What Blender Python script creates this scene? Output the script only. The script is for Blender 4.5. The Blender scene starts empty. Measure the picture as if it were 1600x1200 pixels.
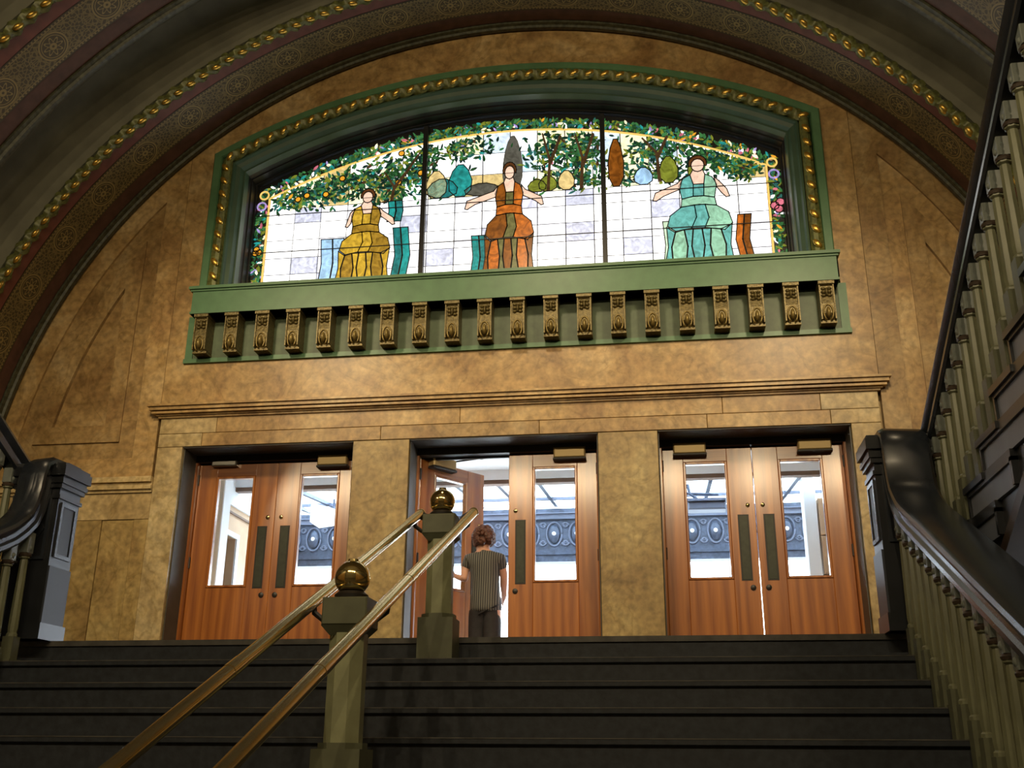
import bpy, bmesh, math, random
from mathutils import Vector, Matrix
random.seed(7)
SC = bpy.context.scene
COL = SC.collection
PI = math.pi

# ------------------------------------------------------------------ camera, world, lights, exposure
cam = bpy.data.cameras.new('camera')
cam.sensor_width = 36.0
cam.lens = 1628.5 / 1600 * 36.0
cam.clip_start = 0.05
cam_o = bpy.data.objects.new('camera', cam)
COL.objects.link(cam_o)
yaw, pitch, roll = (math.radians(a) for a in (8.277, 19.991, 0.436))
fw = Vector((-math.sin(yaw) * math.cos(pitch), math.cos(yaw) * math.cos(pitch), math.sin(pitch)))
rt = fw.cross(Vector((0, 0, 1))).normalized()
up = rt.cross(fw)
r2 = rt * math.cos(roll) + up * math.sin(roll)
u2 = up * math.cos(roll) - rt * math.sin(roll)
mw = Matrix((r2, u2, -fw)).transposed().to_4x4()
mw.translation = Vector((1.474, -9.516, -0.71))
cam_o.matrix_world = mw
SC.camera = cam_o
SC.view_settings.view_transform = 'Standard'
SC.view_settings.look = 'None'
SC.view_settings.exposure = 0.0
SC.view_settings.gamma = 1.0
SC.view_settings.use_curve_mapping = False

world = bpy.data.worlds.new('daylight')
SC.world = world
world.use_nodes = True
bg = world.node_tree.nodes['Background']
bg.inputs[0].default_value = (0.80, 0.90, 1.0, 1)
bg.inputs[1].default_value = 13.0


def lamp(name, kind, loc, energy, color, size=0.3, target=None, **kw):
    l = bpy.data.lights.new(name, kind)
    l.energy = energy
    l.color = color
    if kind == 'POINT' or kind == 'SPOT':
        l.shadow_soft_size = size
    if kind == 'AREA':
        l.shape = 'RECTANGLE'
        l.size, l.size_y = size
    for k, v in kw.items():
        setattr(l, k, v)
    o = bpy.data.objects.new(name, l)
    COL.objects.link(o)
    o.location = loc
    if target is not None:
        o.rotation_euler = (Vector(target) - Vector(loc)).to_track_quat('-Z', 'Y').to_euler()
    return o


WARM = (1.0, 0.79, 0.49)
# warm lamps under the vault, out of the picture overhead, and the chandeliers of the hall behind
for x, tx in ((-3.0, -2.3), (0.15, 0.0), (3.3, 2.3)):
    lamp('vault_lamp', 'SPOT', (x, -4.3, 5.0 if x != 0.15 else 6.1), 500, WARM, 0.25, (tx, 0.0, 1.6), spot_size=math.radians(84), spot_blend=1.0)
for x in (-6.84, -5.34, -1.51, -0.05, 1.75, 3.51, 5.16):
    lamp('hall_chandelier', 'POINT', (x, -11.5, 5.0), 270, WARM, 0.07)


# ------------------------------------------------------------------ materials
def new_mat(name):
    m = bpy.data.materials.new(name)
    m.use_nodes = True
    nt = m.node_tree
    b = nt.nodes['Principled BSDF']
    return m, nt, b


def plain(name, col, rough=0.5, metal=0.0, vary=0.0, scale=6.0, bump=0.0, coat=0.0, spec=None):
    m, nt, b = new_mat(name)
    b.inputs['Base Color'].default_value = (*col, 1)
    b.inputs['Roughness'].default_value = rough
    b.inputs['Metallic'].default_value = metal
    b.inputs['Coat Weight'].default_value = coat
    if spec is not None:
        b.inputs['Specular IOR Level'].default_value = spec
    if vary or bump:
        geo = nt.nodes.new('ShaderNodeNewGeometry')
        n = nt.nodes.new('ShaderNodeTexNoise')
        n.inputs['Scale'].default_value = scale
        n.inputs['Detail'].default_value = 6
        nt.links.new(geo.outputs['Position'], n.inputs['Vector'])
        if vary:
            r = nt.nodes.new('ShaderNodeValToRGB')
            r.color_ramp.elements[0].position = 0.3
            r.color_ramp.elements[1].position = 0.72
            r.color_ramp.elements[0].color = (*[c * (1 - vary) for c in col], 1)
            r.color_ramp.elements[1].color = (*[min(1, c * (1 + vary)) for c in col], 1)
            nt.links.new(n.outputs['Fac'], r.inputs[0])
            nt.links.new(r.outputs[0], b.inputs['Base Color'])
        if bump:
            bp = nt.nodes.new('ShaderNodeBump')
            bp.inputs['Strength'].default_value = bump
            bp.inputs['Distance'].default_value = 0.01
            nt.links.new(n.outputs['Fac'], bp.inputs['Height'])
            nt.links.new(bp.outputs[0], b.inputs['Normal'])
    return m


def marble(name, c0, c1, c2, rough=0.38):
    m, nt, b = new_mat(name)
    N, L = nt.nodes, nt.links
    geo = N.new('ShaderNodeNewGeometry')
    inf = N.new('ShaderNodeObjectInfo')
    add = N.new('ShaderNodeVectorMath'); add.operation = 'ADD'
    mul = N.new('ShaderNodeVectorMath'); mul.operation = 'SCALE'
    mul.inputs['Scale'].default_value = 9.0
    cmb = N.new('ShaderNodeCombineXYZ')
    for i in range(3):
        L.new(inf.outputs['Random'], cmb.inputs[i])
    L.new(cmb.outputs[0], mul.inputs[0])
    L.new(geo.outputs['Position'], add.inputs[0]); L.new(mul.outputs[0], add.inputs[1])
    n1 = N.new('ShaderNodeTexNoise')
    n1.inputs['Scale'].default_value = 1.3; n1.inputs['Detail'].default_value = 9
    n1.inputs['Roughness'].default_value = 0.62; n1.inputs['Distortion'].default_value = 0.9
    L.new(add.outputs[0], n1.inputs['Vector'])
    r = N.new('ShaderNodeValToRGB')
    e = r.color_ramp.elements
    e[0].position = 0.34; e[0].color = (*c0, 1)
    e[1].position = 0.70; e[1].color = (*c2, 1)
    k = e.new(0.52); k.color = (*c1, 1)
    L.new(n1.outputs['Fac'], r.inputs[0])
    n2 = N.new('ShaderNodeTexNoise')
    n2.inputs['Scale'].default_value = 1.5; n2.inputs['Detail'].default_value = 7
    n2.inputs['Distortion'].default_value = 1.6
    L.new(add.outputs[0], n2.inputs['Vector'])
    v = N.new('ShaderNodeValToRGB')
    v.color_ramp.elements[0].position = 0.47; v.color_ramp.elements[0].color = (1, 1, 1, 1)
    v.color_ramp.elements[1].position = 0.53; v.color_ramp.elements[1].color = (1, 1, 1, 1)
    q = v.color_ramp.elements.new(0.5); q.color = (0.80, 0.78, 0.70, 1)
    L.new(n2.outputs['Fac'], v.inputs[0])
    n3 = N.new('ShaderNodeTexNoise')
    n3.inputs['Scale'].default_value = 17; n3.inputs['Detail'].default_value = 4
    L.new(add.outputs[0], n3.inputs['Vector'])
    s = N.new('ShaderNodeMapRange')
    s.inputs['From Min'].default_value = 0.3; s.inputs['From Max'].default_value = 0.7
    s.inputs['To Min'].default_value = 0.70; s.inputs['To Max'].default_value = 1.25
    L.new(n3.outputs['Fac'], s.inputs['Value'])
    rr = N.new('ShaderNodeMapRange')
    rr.inputs['To Min'].default_value = 0.86; rr.inputs['To Max'].default_value = 1.12
    L.new(inf.outputs['Random'], rr.inputs['Value'])
    x1 = N.new('ShaderNodeMix'); x1.data_type = 'RGBA'; x1.blend_type = 'MULTIPLY'; x1.inputs[0].default_value = 1
    L.new(r.outputs[0], x1.inputs[6]); L.new(v.outputs[0], x1.inputs[7])
    mm = N.new('ShaderNodeMath'); mm.operation = 'MULTIPLY'
    L.new(s.outputs[0], mm.inputs[0]); L.new(rr.outputs[0], mm.inputs[1])
    x2 = N.new('ShaderNodeVectorMath'); x2.operation = 'SCALE'
    L.new(x1.outputs[2], x2.inputs[0]); L.new(mm.outputs[0], x2.inputs['Scale'])
    L.new(x2.outputs[0], b.inputs['Base Color'])
    b.inputs['Roughness'].default_value = rough
    return m


def oak(name, dark, light, axis='z'):
    m, nt, b = new_mat(name)
    N, L = nt.nodes, nt.links
    tc = N.new('ShaderNodeTexCoord')
    inf = N.new('ShaderNodeObjectInfo')
    mp = N.new('ShaderNodeMapping')
    mp.inputs['Scale'].default_value = (16, 16, 0.9) if axis == 'z' else (0.9, 16, 16)
    cmb = N.new('ShaderNodeCombineXYZ')
    mu = N.new('ShaderNodeMath'); mu.operation = 'MULTIPLY'; mu.inputs[1].default_value = 40
    L.new(inf.outputs['Random'], mu.inputs[0])
    for i in range(3):
        L.new(mu.outputs[0], cmb.inputs[i])
    L.new(cmb.outputs[0], mp.inputs['Location'])
    L.new(tc.outputs['Object'], mp.inputs['Vector'])
    n = N.new('ShaderNodeTexNoise')
    n.inputs['Scale'].default_value = 1.0; n.inputs['Detail'].default_value = 8
    n.inputs['Distortion'].default_value = 1.4
    L.new(mp.outputs[0], n.inputs['Vector'])
    w = N.new('ShaderNodeTexWave')
    w.inputs['Scale'].default_value = 0.16; w.inputs['Distortion'].default_value = 14
    w.inputs['Detail'].default_value = 3; w.inputs['Detail Scale'].default_value = 0.8
    L.new(mp.outputs[0], w.inputs['Vector'])
    av = N.new('ShaderNodeMath'); av.operation = 'MULTIPLY_ADD'
    av.inputs[1].default_value = 0.3
    L.new(w.outputs['Fac'], av.inputs[0]); 
    h = N.new('ShaderNodeMath'); h.operation = 'MULTIPLY'; h.inputs[1].default_value = 0.7
    L.new(n.outputs['Fac'], h.inputs[0]); L.new(h.outputs[0], av.inputs[2])
    r = N.new('ShaderNodeValToRGB')
    r.color_ramp.elements[0].position = 0.25; r.color_ramp.elements[0].color = (*dark, 1)
    r.color_ramp.elements[1].position = 0.75; r.color_ramp.elements[1].color = (*light, 1)
    L.new(av.outputs[0], r.inputs[0])
    L.new(r.outputs[0], b.inputs['Base Color'])
    bp = N.new('ShaderNodeBump'); bp.inputs['Strength'].default_value = 0.22; bp.inputs['Distance'].default_value = 0.004
    L.new(av.outputs[0], bp.inputs['Height']); L.new(bp.outputs[0], b.inputs['Normal'])
    b.inputs['Roughness'].default_value = 0.36
    b.inputs['Coat Weight'].default_value = 1.0
    b.inputs['Coat Roughness'].default_value = 0.17
    b.inputs['Coat IOR'].default_value = 1.58
    return m


def pane_glass(name):
    m, nt, b = new_mat(name)
    N, L = nt.nodes, nt.links
    t = N.new('ShaderNodeBsdfTransparent'); t.inputs[0].default_value = (0.93, 0.96, 0.97, 1)
    g = N.new('ShaderNodeBsdfGlossy'); g.inputs['Roughness'].default_value = 0.02
    mx = N.new('ShaderNodeMixShader')
    fr = N.new('ShaderNodeFresnel'); fr.inputs['IOR'].default_value = 1.45
    ge = N.new('ShaderNodeNewGeometry')
    io = N.new('ShaderNodeMapRange'); io.inputs['To Min'].default_value = 1.45; io.inputs['To Max'].default_value = 1 / 1.45
    L.new(ge.outputs['Backfacing'], io.inputs['Value']); L.new(io.outputs[0], fr.inputs['IOR'])
    L.new(fr.outputs[0], mx.inputs[0]); L.new(t.outputs[0], mx.inputs[1]); L.new(g.outputs[0], mx.inputs[2])
    L.new(mx.outputs[0], N['Material Output'].inputs[0])
    return m


def art_glass(name, col, strength, streak=0.35):
    """opalescent window glass, glowing by itself as if lit from behind"""
    m, nt, b = new_mat(name)
    N, L = nt.nodes, nt.links
    geo = N.new('ShaderNodeNewGeometry')
    n = N.new('ShaderNodeTexNoise'); n.inputs['Scale'].default_value = 11; n.inputs['Detail'].default_value = 4
    n.inputs['Distortion'].default_value = 1.5
    L.new(geo.outputs['Position'], n.inputs['Vector'])
    mr = N.new('ShaderNodeMapRange')
    mr.inputs['From Min'].default_value = 0.3; mr.inputs['From Max'].default_value = 0.7
    mr.inputs['To Min'].default_value = strength * (1 - streak); mr.inputs['To Max'].default_value = strength * (1 + streak)
    L.new(n.outputs['Fac'], mr.inputs['Value'])
    b.inputs['Base Color'].default_value = (*[c * 0.3 for c in col], 1)
    b.inputs['Roughness'].default_value = 0.25
    b.inputs['Emission Color'].default_value = (*col, 1)
    L.new(mr.outputs[0], b.inputs['Emission Strength'])  # emission stands in for daylight through the glass
    return m


MARBLE = marble('tan_marble', (0.25, 0.14, 0.05), (0.385, 0.245, 0.095), (0.49, 0.35, 0.17))
CREAM = marble('cream_marble', (0.36, 0.25, 0.11), (0.50, 0.37, 0.18), (0.62, 0.50, 0.28))
PIERM = marble('yellow_marble', (0.26, 0.165, 0.06), (0.36, 0.25, 0.095), (0.46, 0.35, 0.15))
GREEN = plain('green_paint', (0.085, 0.19, 0.09), 0.42, vary=0.12, scale=9, bump=0.05)
DKGREEN = plain('dark_green_paint', (0.05, 0.095, 0.06), 0.4, vary=0.15, scale=5)
STEEL = plain('dark_window_steel', (0.012, 0.012, 0.014), 0.4)
GOLD = plain('gold_leaf', (0.75, 0.48, 0.10), 0.33, 0.85, vary=0.3, scale=40)
OLDGOLD = plain('tarnished_gold', (0.15, 0.115, 0.04), 0.42, 0.35, vary=0.45, scale=45, bump=0.4)
GREENGOLD = plain('green_and_gold_rope', (0.14, 0.15, 0.045), 0.45, 0.1, vary=0.5, scale=30)
OAK = oak('varnished_oak', (0.23, 0.062, 0.009), (0.45, 0.155, 0.027))
OAKH = oak('varnished_oak_cross', (0.23, 0.062, 0.009), (0.45, 0.155, 0.027), 'x')
BRONZE = plain('dark_bronze', (0.02, 0.017, 0.014), 0.45)
TANMETAL = plain('tan_painted_metal', (0.55, 0.40, 0.17), 0.4, 0.2)
STEELM = plain('brushed_steel', (0.45, 0.44, 0.40), 0.3, 0.9)
PLATE = plain('dull_bronze_plate', (0.032, 0.036, 0.024), 0.4, 0.4, vary=0.2, scale=20)
BRASS = plain('polished_brass', (0.80, 0.62, 0.27), 0.12, 1.0)
BRASSR = plain('satin_brass_rail', (0.78, 0.62, 0.33), 0.20, 1.0)
POST = plain('olive_painted_iron', (0.31, 0.32, 0.18), 0.45, vary=0.12, scale=14, bump=0.05)
POSTD = plain('dark_olive_painted_iron', (0.125, 0.132, 0.078), 0.5, vary=0.12, scale=14)
IRON = plain('black_glossy_paint', (0.016, 0.018, 0.022), 0.30, vary=0.2, scale=7, spec=0.7)
IRONF = plain('black_glossy_paint_face', (0.024, 0.029, 0.038), 0.26, vary=0.2, scale=7, spec=0.8)
BALUST = plain('pale_olive_painted_iron', (0.18, 0.187, 0.108), 0.42, vary=0.12, scale=12)
BALTOP = plain('grey_painted_iron', (0.20, 0.225, 0.20), 0.4, vary=0.15, scale=12)
BALCAP = plain('brown_iron_collar', (0.06, 0.04, 0.025), 0.5, vary=0.2, scale=15)
NEWEL_LIT = plain('newel_daylight_tint', (0.05, 0.058, 0.075), 0.4)  # bluish daylight on the newel's inner face, put into its colour
LINING = plain('dark_grey_lining', (0.07, 0.066, 0.055), 0.5, vary=0.2, scale=6)
FRIEZEP = plain('grey_green_paint', (0.075, 0.11, 0.055), 0.5, vary=0.2, scale=12)
PANELB = plain('blue_grey_paint', (0.19, 0.21, 0.26), 0.42, vary=0.1, scale=8)
BEAM = plain('brown_painted_iron', (0.05, 0.032, 0.022), 0.42, vary=0.2, scale=9)
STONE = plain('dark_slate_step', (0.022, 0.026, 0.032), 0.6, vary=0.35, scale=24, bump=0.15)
STONEE = plain('pale_step_edge', (0.085, 0.08, 0.07), 0.5, vary=0.4, scale=9)  # paler strip along the landing and step edges
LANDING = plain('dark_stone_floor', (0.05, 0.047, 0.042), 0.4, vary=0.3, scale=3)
VAULT = plain('grey_green_plaster', (0.17, 0.165, 0.115), 0.7, vary=0.25, scale=3, bump=0.1)
RED = plain('oxblood_paint', (0.20, 0.065, 0.05), 0.55, vary=0.2, scale=8)
DKRED = plain('brown_red_paint', (0.10, 0.045, 0.033), 0.6, vary=0.3, scale=8)
MOULD = plain('dark_green_moulding', (0.06, 0.062, 0.036), 0.5, vary=0.6, scale=22)
HALLP = plain('hall_plaster', (0.19, 0.165, 0.11), 0.8, vary=0.2, scale=2)
PGLASS = pane_glass('clear_door_glass')


def canopy_glass(name):
    m, nt, b = new_mat(name)
    N, L = nt.nodes, nt.links
    t = N.new('ShaderNodeBsdfTransparent'); t.inputs[0].default_value = (0.9, 0.94, 0.97, 1)
    g = N.new('ShaderNodeBsdfTranslucent'); g.inputs[0].default_value = (0.9, 0.94, 0.97, 1)
    mx = N.new('ShaderNodeMixShader'); mx.inputs[0].default_value = 0.5
    L.new(t.outputs[0], mx.inputs[1]); L.new(g.outputs[0], mx.inputs[2])
    L.new(mx.outputs[0], N['Material Output'].inputs[0])
    return m


CANOPY = canopy_glass('frosted_canopy_glass')
WHITEP = plain('white_porch_paint', (0.78, 0.80, 0.84), 0.5, vary=0.04)
TANP = plain('tan_porch_stone', (0.50, 0.33, 0.20), 0.6, vary=0.12, scale=5)
BROWNP = plain('brown_porch_beam', (0.14, 0.075, 0.045), 0.6)
BLUEIRON = plain('blue_grey_cast_iron', (0.055, 0.07, 0.11), 0.42, 0.2, vary=0.4, scale=18, bump=0.5)
BLUEIRON2 = plain('light_blue_grey_iron', (0.125, 0.145, 0.21), 0.5, vary=0.1)
CONC = plain('porch_concrete', (0.5, 0.49, 0.46), 0.8, vary=0.15, scale=4)


def stencil(name):
    """olive band with a gold stencil of roundels; u runs along the arch in metres, v across from 0 to 1"""
    m, nt, b = new_mat(name)
    N, L = nt.nodes, nt.links
    uv = N.new('ShaderNodeUVMap'); uv.uv_map = 'UVMap'
    sp = N.new('ShaderNodeSeparateXYZ'); L.new(uv.outputs[0], sp.inputs[0])

    def op(o, a, bb=None, c=None):
        n = N.new('ShaderNodeMath'); n.operation = o
        for i, v in enumerate((a, bb, c)):
            if v is None:
                continue
            if isinstance(v, (int, float)):
                n.inputs[i].default_value = v
            else:
                L.new(v, n.inputs[i])
        return n.outputs[0]
    P_, Wd = 0.62, 0.40
    u = op('SUBTRACT', op('MODULO', sp.outputs[0], P_), P_ / 2)
    v = op('MULTIPLY', op('SUBTRACT', sp.outputs[1], 0.5), Wd)
    d = op('SQRT', op('ADD', op('MULTIPLY', u, u), op('MULTIPLY', v, v)))
    ang = op('ARCTAN2', v, u)

    def ring(r, w):
        return op('LESS_THAN', op('ABSOLUTE', op('SUBTRACT', d, r)), w)
    petal = op('LESS_THAN', op('ABSOLUTE', op('SUBTRACT', d, op('MULTIPLY_ADD', op('SINE', op('MULTIPLY', ang, 8.0)), 0.022, 0.07))), 0.009)
    fine = op('GREATER_THAN', op('SINE', op('MULTIPLY', u, 160.0)), 0.2)
    edge = op('GREATER_THAN', op('ABSOLUTE', v), 0.172)
    edge2 = op('GREATER_THAN', op('ABSOLUTE', v), 0.186)
    dots = op('MULTIPLY', op('SUBTRACT', edge, edge2), fine)
    lines = op('LESS_THAN', op('ABSOLUTE', op('SUBTRACT', op('ABSOLUTE', v), 0.165)), 0.004)
    vo = N.new('ShaderNodeTexVoronoi'); vo.feature = 'DISTANCE_TO_EDGE'; vo.inputs['Scale'].default_value = 26
    cb = N.new('ShaderNodeCombineXYZ'); L.new(u, cb.inputs[0]); L.new(op('ABSOLUTE', v), cb.inputs[1])
    L.new(cb.outputs[0], vo.inputs['Vector'])
    scroll = op('MULTIPLY', op('LESS_THAN', vo.outputs[0], 0.11), op('GREATER_THAN', d, 0.15))
    scroll = op('MULTIPLY', scroll, op('LESS_THAN', op('ABSOLUTE', v), 0.16))
    s = op('MAXIMUM', ring(0.14, 0.008), ring(0.115, 0.004))
    s = op('MAXIMUM', s, petal); s = op('MAXIMUM', s, ring(0.025, 0.012))
    s = op('MAXIMUM', s, dots); s = op('MAXIMUM', s, lines)
    s = op('MAXIMUM', s, op('MULTIPLY', scroll, 0.6))
    mx = N.new('ShaderNodeMix'); mx.data_type = 'RGBA'
    L.new(op('MINIMUM', s, 1.0), mx.inputs[0])
    mx.inputs[6].default_value = (0.075, 0.058, 0.026, 1)
    mx.inputs[7].default_value = (0.30, 0.225, 0.085, 1)
    L.new(mx.outputs[2], b.inputs['Base Color'])
    b.inputs['Roughness'].default_value = 0.5
    return m


STENCIL = stencil('gold_stencil_band')


# ------------------------------------------------------------------ mesh helpers
class B:
    def __init__(s):
        s.v, s.f, s.uv, s.mi = [], [], [], []

    def face(s, idx, uv=None, mi=0):
        s.f.append(tuple(idx)); s.uv.append(uv); s.mi.append(mi)

    def box(s, x0, x1, y0, y1, z0, z1, mi=0):
        n = len(s.v)
        s.v += [(x, y, z) for z in (z0, z1) for y in (y0, y1) for x in (x0, x1)]
        for q in ((0, 2, 3, 1), (4, 5, 7, 6), (0, 1, 5, 4), (2, 6, 7, 3), (0, 4, 6, 2), (1, 3, 7, 5)):
            s.face([n + i for i in q], mi=mi)
        return s

    def bbox(s, x0, x1, y0, y1, z0, z1, c=0.008, mi=0):
        """box with its front (-y) edges chamfered"""
        n = len(s.v)
        s.v += [(x0, y1, z0), (x1, y1, z0), (x1, y1, z1), (x0, y1, z1)]
        s.v += [(x0, y0 + c, z0), (x1, y0 + c, z0), (x1, y0 + c, z1), (x0, y0 + c, z1)]
        s.v += [(x0 + c, y0, z0 + c), (x1 - c, y0, z0 + c), (x1 - c, y0, z1 - c), (x0 + c, y0, z1 - c)]
        s.face([n + i for i in (0, 3, 2, 1)], mi=mi)
        for a, b2 in ((0, 4), (4, 8)):
            for i in range(4):
                j = (i + 1) % 4
                s.face([n + a + i, n + a + j, n + b2 + j, n + b2 + i], mi=mi)
        s.face([n + 8, n + 9, n + 10, n + 11], mi=mi)
        return s

    def prism(s, poly, axis, a, b, mi=0, caps=True):
        """poly: 2-D points; axis 'y': (x,z) pulled along y; 'x': (y,z) along x; 'z': (x,y) along z"""
        n, k = len(s.v), len(poly)
        f = {'y': lambda p, t: (p[0], t, p[1]), 'x': lambda p, t: (t, p[0], p[1]), 'z': lambda p, t: (p[0], p[1], t)}[axis]
        s.v += [f(p, a) for p in poly] + [f(p, b) for p in poly]
        for i in range(k):
            j = (i + 1) % k
            s.face([n + i, n + j, n + k + j, n + k + i], mi=mi)
        if caps:
            s.face([n + i for i in range(k)][::-1], mi=mi)
            s.face([n + k + i for i in range(k)], mi=mi)
        return s

    def lathe(s, prof, c=(0, 0, 0), seg=16, flute=0, mi=0):
        n, k = len(s.v), len(prof)
        for i in range(seg):
            a = 2 * PI * i / seg
            for r, z in prof:
                rr = r
                if flute and i % 2:
                    rr = r * (1 - flute)
                s.v.append((c[0] + rr * math.cos(a), c[1] + rr * math.sin(a), c[2] + z))
        for i in range(seg):
            j = (i + 1) % seg
            for t in range(k - 1):
                s.face([n + i * k + t, n + j * k + t, n + j * k + t + 1, n + i * k + t + 1], mi=mi)
        return s

    def tube(s, path, r, seg=10, caps=True, lobes=0, depth=0.25, twist=0.0, mi=0):
        P = [Vector(p) for p in path]
        n = len(s.v); m = len(P); nrm = None; dist = 0
        for i, p in enumerate(P):
            t = (P[min(i + 1, m - 1)] - P[max(i - 1, 0)]).normalized()
            if nrm is None:
                nrm = t.orthogonal().normalized()
            nrm = (nrm - t * nrm.dot(t)).normalized()
            bn = t.cross(nrm)
            if i:
                dist += (p - P[i - 1]).length
            ri = r[i] if isinstance(r, (list, tuple)) else r
            for k in range(seg):
                a = 2 * PI * k / seg
                q = ri * (1 + (depth * math.cos(lobes * a + twist * dist) if lobes else 0))
                s.v.append(tuple(p + nrm * (q * math.cos(a)) + bn * (q * math.sin(a))))
        for i in range(m - 1):
            for k in range(seg):
                j = (k + 1) % seg
                s.face([n + i * seg + k, n + i * seg + j, n + (i + 1) * seg + j, n + (i + 1) * seg + k], mi=mi)
        if caps:
            s.face([n + k for k in range(seg)][::-1], mi=mi)
            s.face([n + (m - 1) * seg + k for k in range(seg)], mi=mi)
        return s

    def sweep_yz(s, path, prof, xf, mi=0):
        """sweep a closed profile (dx, dn) along a path of (y, z); xf(y) gives the x of the path"""
        n, k, m = len(s.v), len(prof), len(path)
        for i, (y, z) in enumerate(path):
            a, b2 = path[max(i - 1, 0)], path[min(i + 1, m - 1)]
            t = Vector((b2[0] - a[0], b2[1] - a[1])).normalized()
            nr = (-t[1], t[0])
            if nr[1] < 0 and abs(nr[1]) > 1e-6:
                nr = (-nr[0], -nr[1])
            for dx, dn in prof:
                s.v.append((xf(y) + dx, y + nr[0] * dn, z + nr[1] * dn))
        for i in range(m - 1):
            for q in range(k):
                j = (q + 1) % k
                s.face([n + i * k + q, n + i * k + j, n + (i + 1) * k + j, n + (i + 1) * k + q], mi=mi)
        s.face([n + q for q in range(k)][::-1], mi=mi)
        s.face([n + (m - 1) * k + q for q in range(k)], mi=mi)
        return s

    def revolve(s, prof, a0, a1, n, cz, mi=0):
        """profile of (y, r) swept round the y axis through (0, cz); uv: arc metres, 0..1 across"""
        base, k = len(s.v), len(prof)
        L = [0]
        for i in range(1, k):
            L.append(L[-1] + math.hypot(prof[i][0] - prof[i - 1][0], prof[i][1] - prof[i - 1][1]))
        rm = sum(p[1] for p in prof) / k
        for i in range(n + 1):
            a = a0 + (a1 - a0) * i / n
            for y, r in prof:
                s.v.append((r * math.cos(a), y, cz + r * math.sin(a)))
        for i in range(n):
            ua, ub = (a0 + (a1 - a0) * i / n) * rm, (a0 + (a1 - a0) * (i + 1) / n) * rm
            for t in range(k - 1):
                va, vb = L[t] / L[-1], L[t + 1] / L[-1]
                s.face([base + i * k + t, base + i * k + t + 1, base + (i + 1) * k + t + 1, base + (i + 1) * k + t],
                       [(ua, va), (ua, vb), (ub, vb), (ub, va)], mi)
        return s

    def ellipsoid(s, c, rx, ry, rz, seg=10, rings=6, mi=0):
        n = len(s.v)
        s.v.append((c[0], c[1], c[2] - rz))
        for i in range(1, rings):
            p = -PI / 2 + PI * i / rings
            for k in range(seg):
                a = 2 * PI * k / seg
                s.v.append((c[0] + rx * math.cos(p) * math.cos(a), c[1] + ry * math.cos(p) * math.sin(a), c[2] + rz * math.sin(p)))
        s.v.append((c[0], c[1], c[2] + rz))
        top = len(s.v) - 1
        for k in range(seg):
            j = (k + 1) % seg
            s.face([n, n + 1 + j, n + 1 + k], mi=mi)
            for i in range(rings - 2):
                s.face([n + 1 + i * seg + k, n + 1 + i * seg + j, n + 1 + (i + 1) * seg + j, n + 1 + (i + 1) * seg + k], mi=mi)
            s.face([n + 1 + (rings - 2) * seg + k, n + 1 + (rings - 2) * seg + j, top], mi=mi)
        return s

    def fill(s, loops, axis, a, b, mi=0):
        """area between loops (first the outline, then holes), with thickness from a to b along the axis"""
        bm = bmesh.new()
        es = []
        for lp in loops:
            vs = [bm.verts.new((p[0], p[1], 0)) for p in lp]
            es += [bm.edges.new((vs[i], vs[(i + 1) % len(vs)])) for i in range(len(vs))]
        bmesh.ops.triangle_fill(bm, use_beauty=True, use_dissolve=False, edges=es, normal=(0, 0, 1))
        f = {'y': lambda p, t: (p[0], t, p[1]), 'x': lambda p, t: (t, p[0], p[1])}[axis]
        bm.verts.index_update()
        for t in (a, b):
            n = len(s.v)
            s.v += [f(v.co, t) for v in bm.verts]
            for fc in bm.faces:
                s.face([n + v.index for v in fc.verts][::(1 if t == a else -1)], mi=mi)
        bm.free()
        for lp in loops:
            s.prism(lp, axis, a, b, mi=mi, caps=False)
        return s

    def mesh(s, name, smooth=False):
        me = bpy.data.meshes.new(name)
        me.from_pydata(s.v, [], s.f)
        if any(u is not None for u in s.uv):
            lay = me.uv_layers.new(name='UVMap')
            li = 0
            for f, u in zip(s.f, s.uv):
                for k in range(len(f)):
                    lay.data[li].uv = u[k] if u else (0, 0)
                    li += 1
        if any(s.mi):
            me.polygons.foreach_set('material_index', s.mi)
        if smooth:
            me.polygons.foreach_set('use_smooth', [True] * len(s.f))
            if smooth != 'all':
                me.set_sharp_from_angle(angle=math.radians(38))
        return me


WLOC = {}


def mk(name, b, mat, parent=None, smooth=False, loc=None):
    """one mesh object; geometry is given in world metres, the origin is its parent's (or loc)"""
    o0 = Vector(loc) if loc is not None else (WLOC[parent.name] if parent else Vector((0, 0, 0)))
    me = b.mesh(name, smooth)
    if o0.length > 0:
        me.transform(Matrix.Translation(-o0))
    bm = bmesh.new(); bm.from_mesh(me); bmesh.ops.recalc_face_normals(bm, faces=bm.faces[:]); bm.to_mesh(me); bm.free()
    for m in (mat if isinstance(mat, (list, tuple)) else [mat]):
        me.materials.append(m)
    o = bpy.data.objects.new(name, me)
    COL.objects.link(o)
    o.parent = parent
    o.location = o0 - (WLOC[parent.name] if parent else Vector((0, 0, 0)))
    WLOC[o.name] = o0.copy()
    return o


def put(name, mesh, loc, parent=None, rot=(0, 0, 0), scale=(1, 1, 1)):
    """an object sharing a mesh, at a world place"""
    o = bpy.data.objects.new(name, mesh)
    COL.objects.link(o)
    o.parent = parent
    o.location = Vector(loc) - (WLOC[parent.name] if parent else Vector((0, 0, 0)))
    o.rotation_euler = rot
    o.scale = scale
    WLOC[o.name] = Vector(loc)
    return o


def shared(name, b, mat, smooth=False):
    me = b.mesh(name, smooth)
    bm = bmesh.new(); bm.from_mesh(me); bmesh.ops.recalc_face_normals(bm, faces=bm.faces[:]); bm.to_mesh(me); bm.free()
    for m in (mat if isinstance(mat, (list, tuple)) else [mat]):
        me.materials.append(m)
    return me


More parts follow.
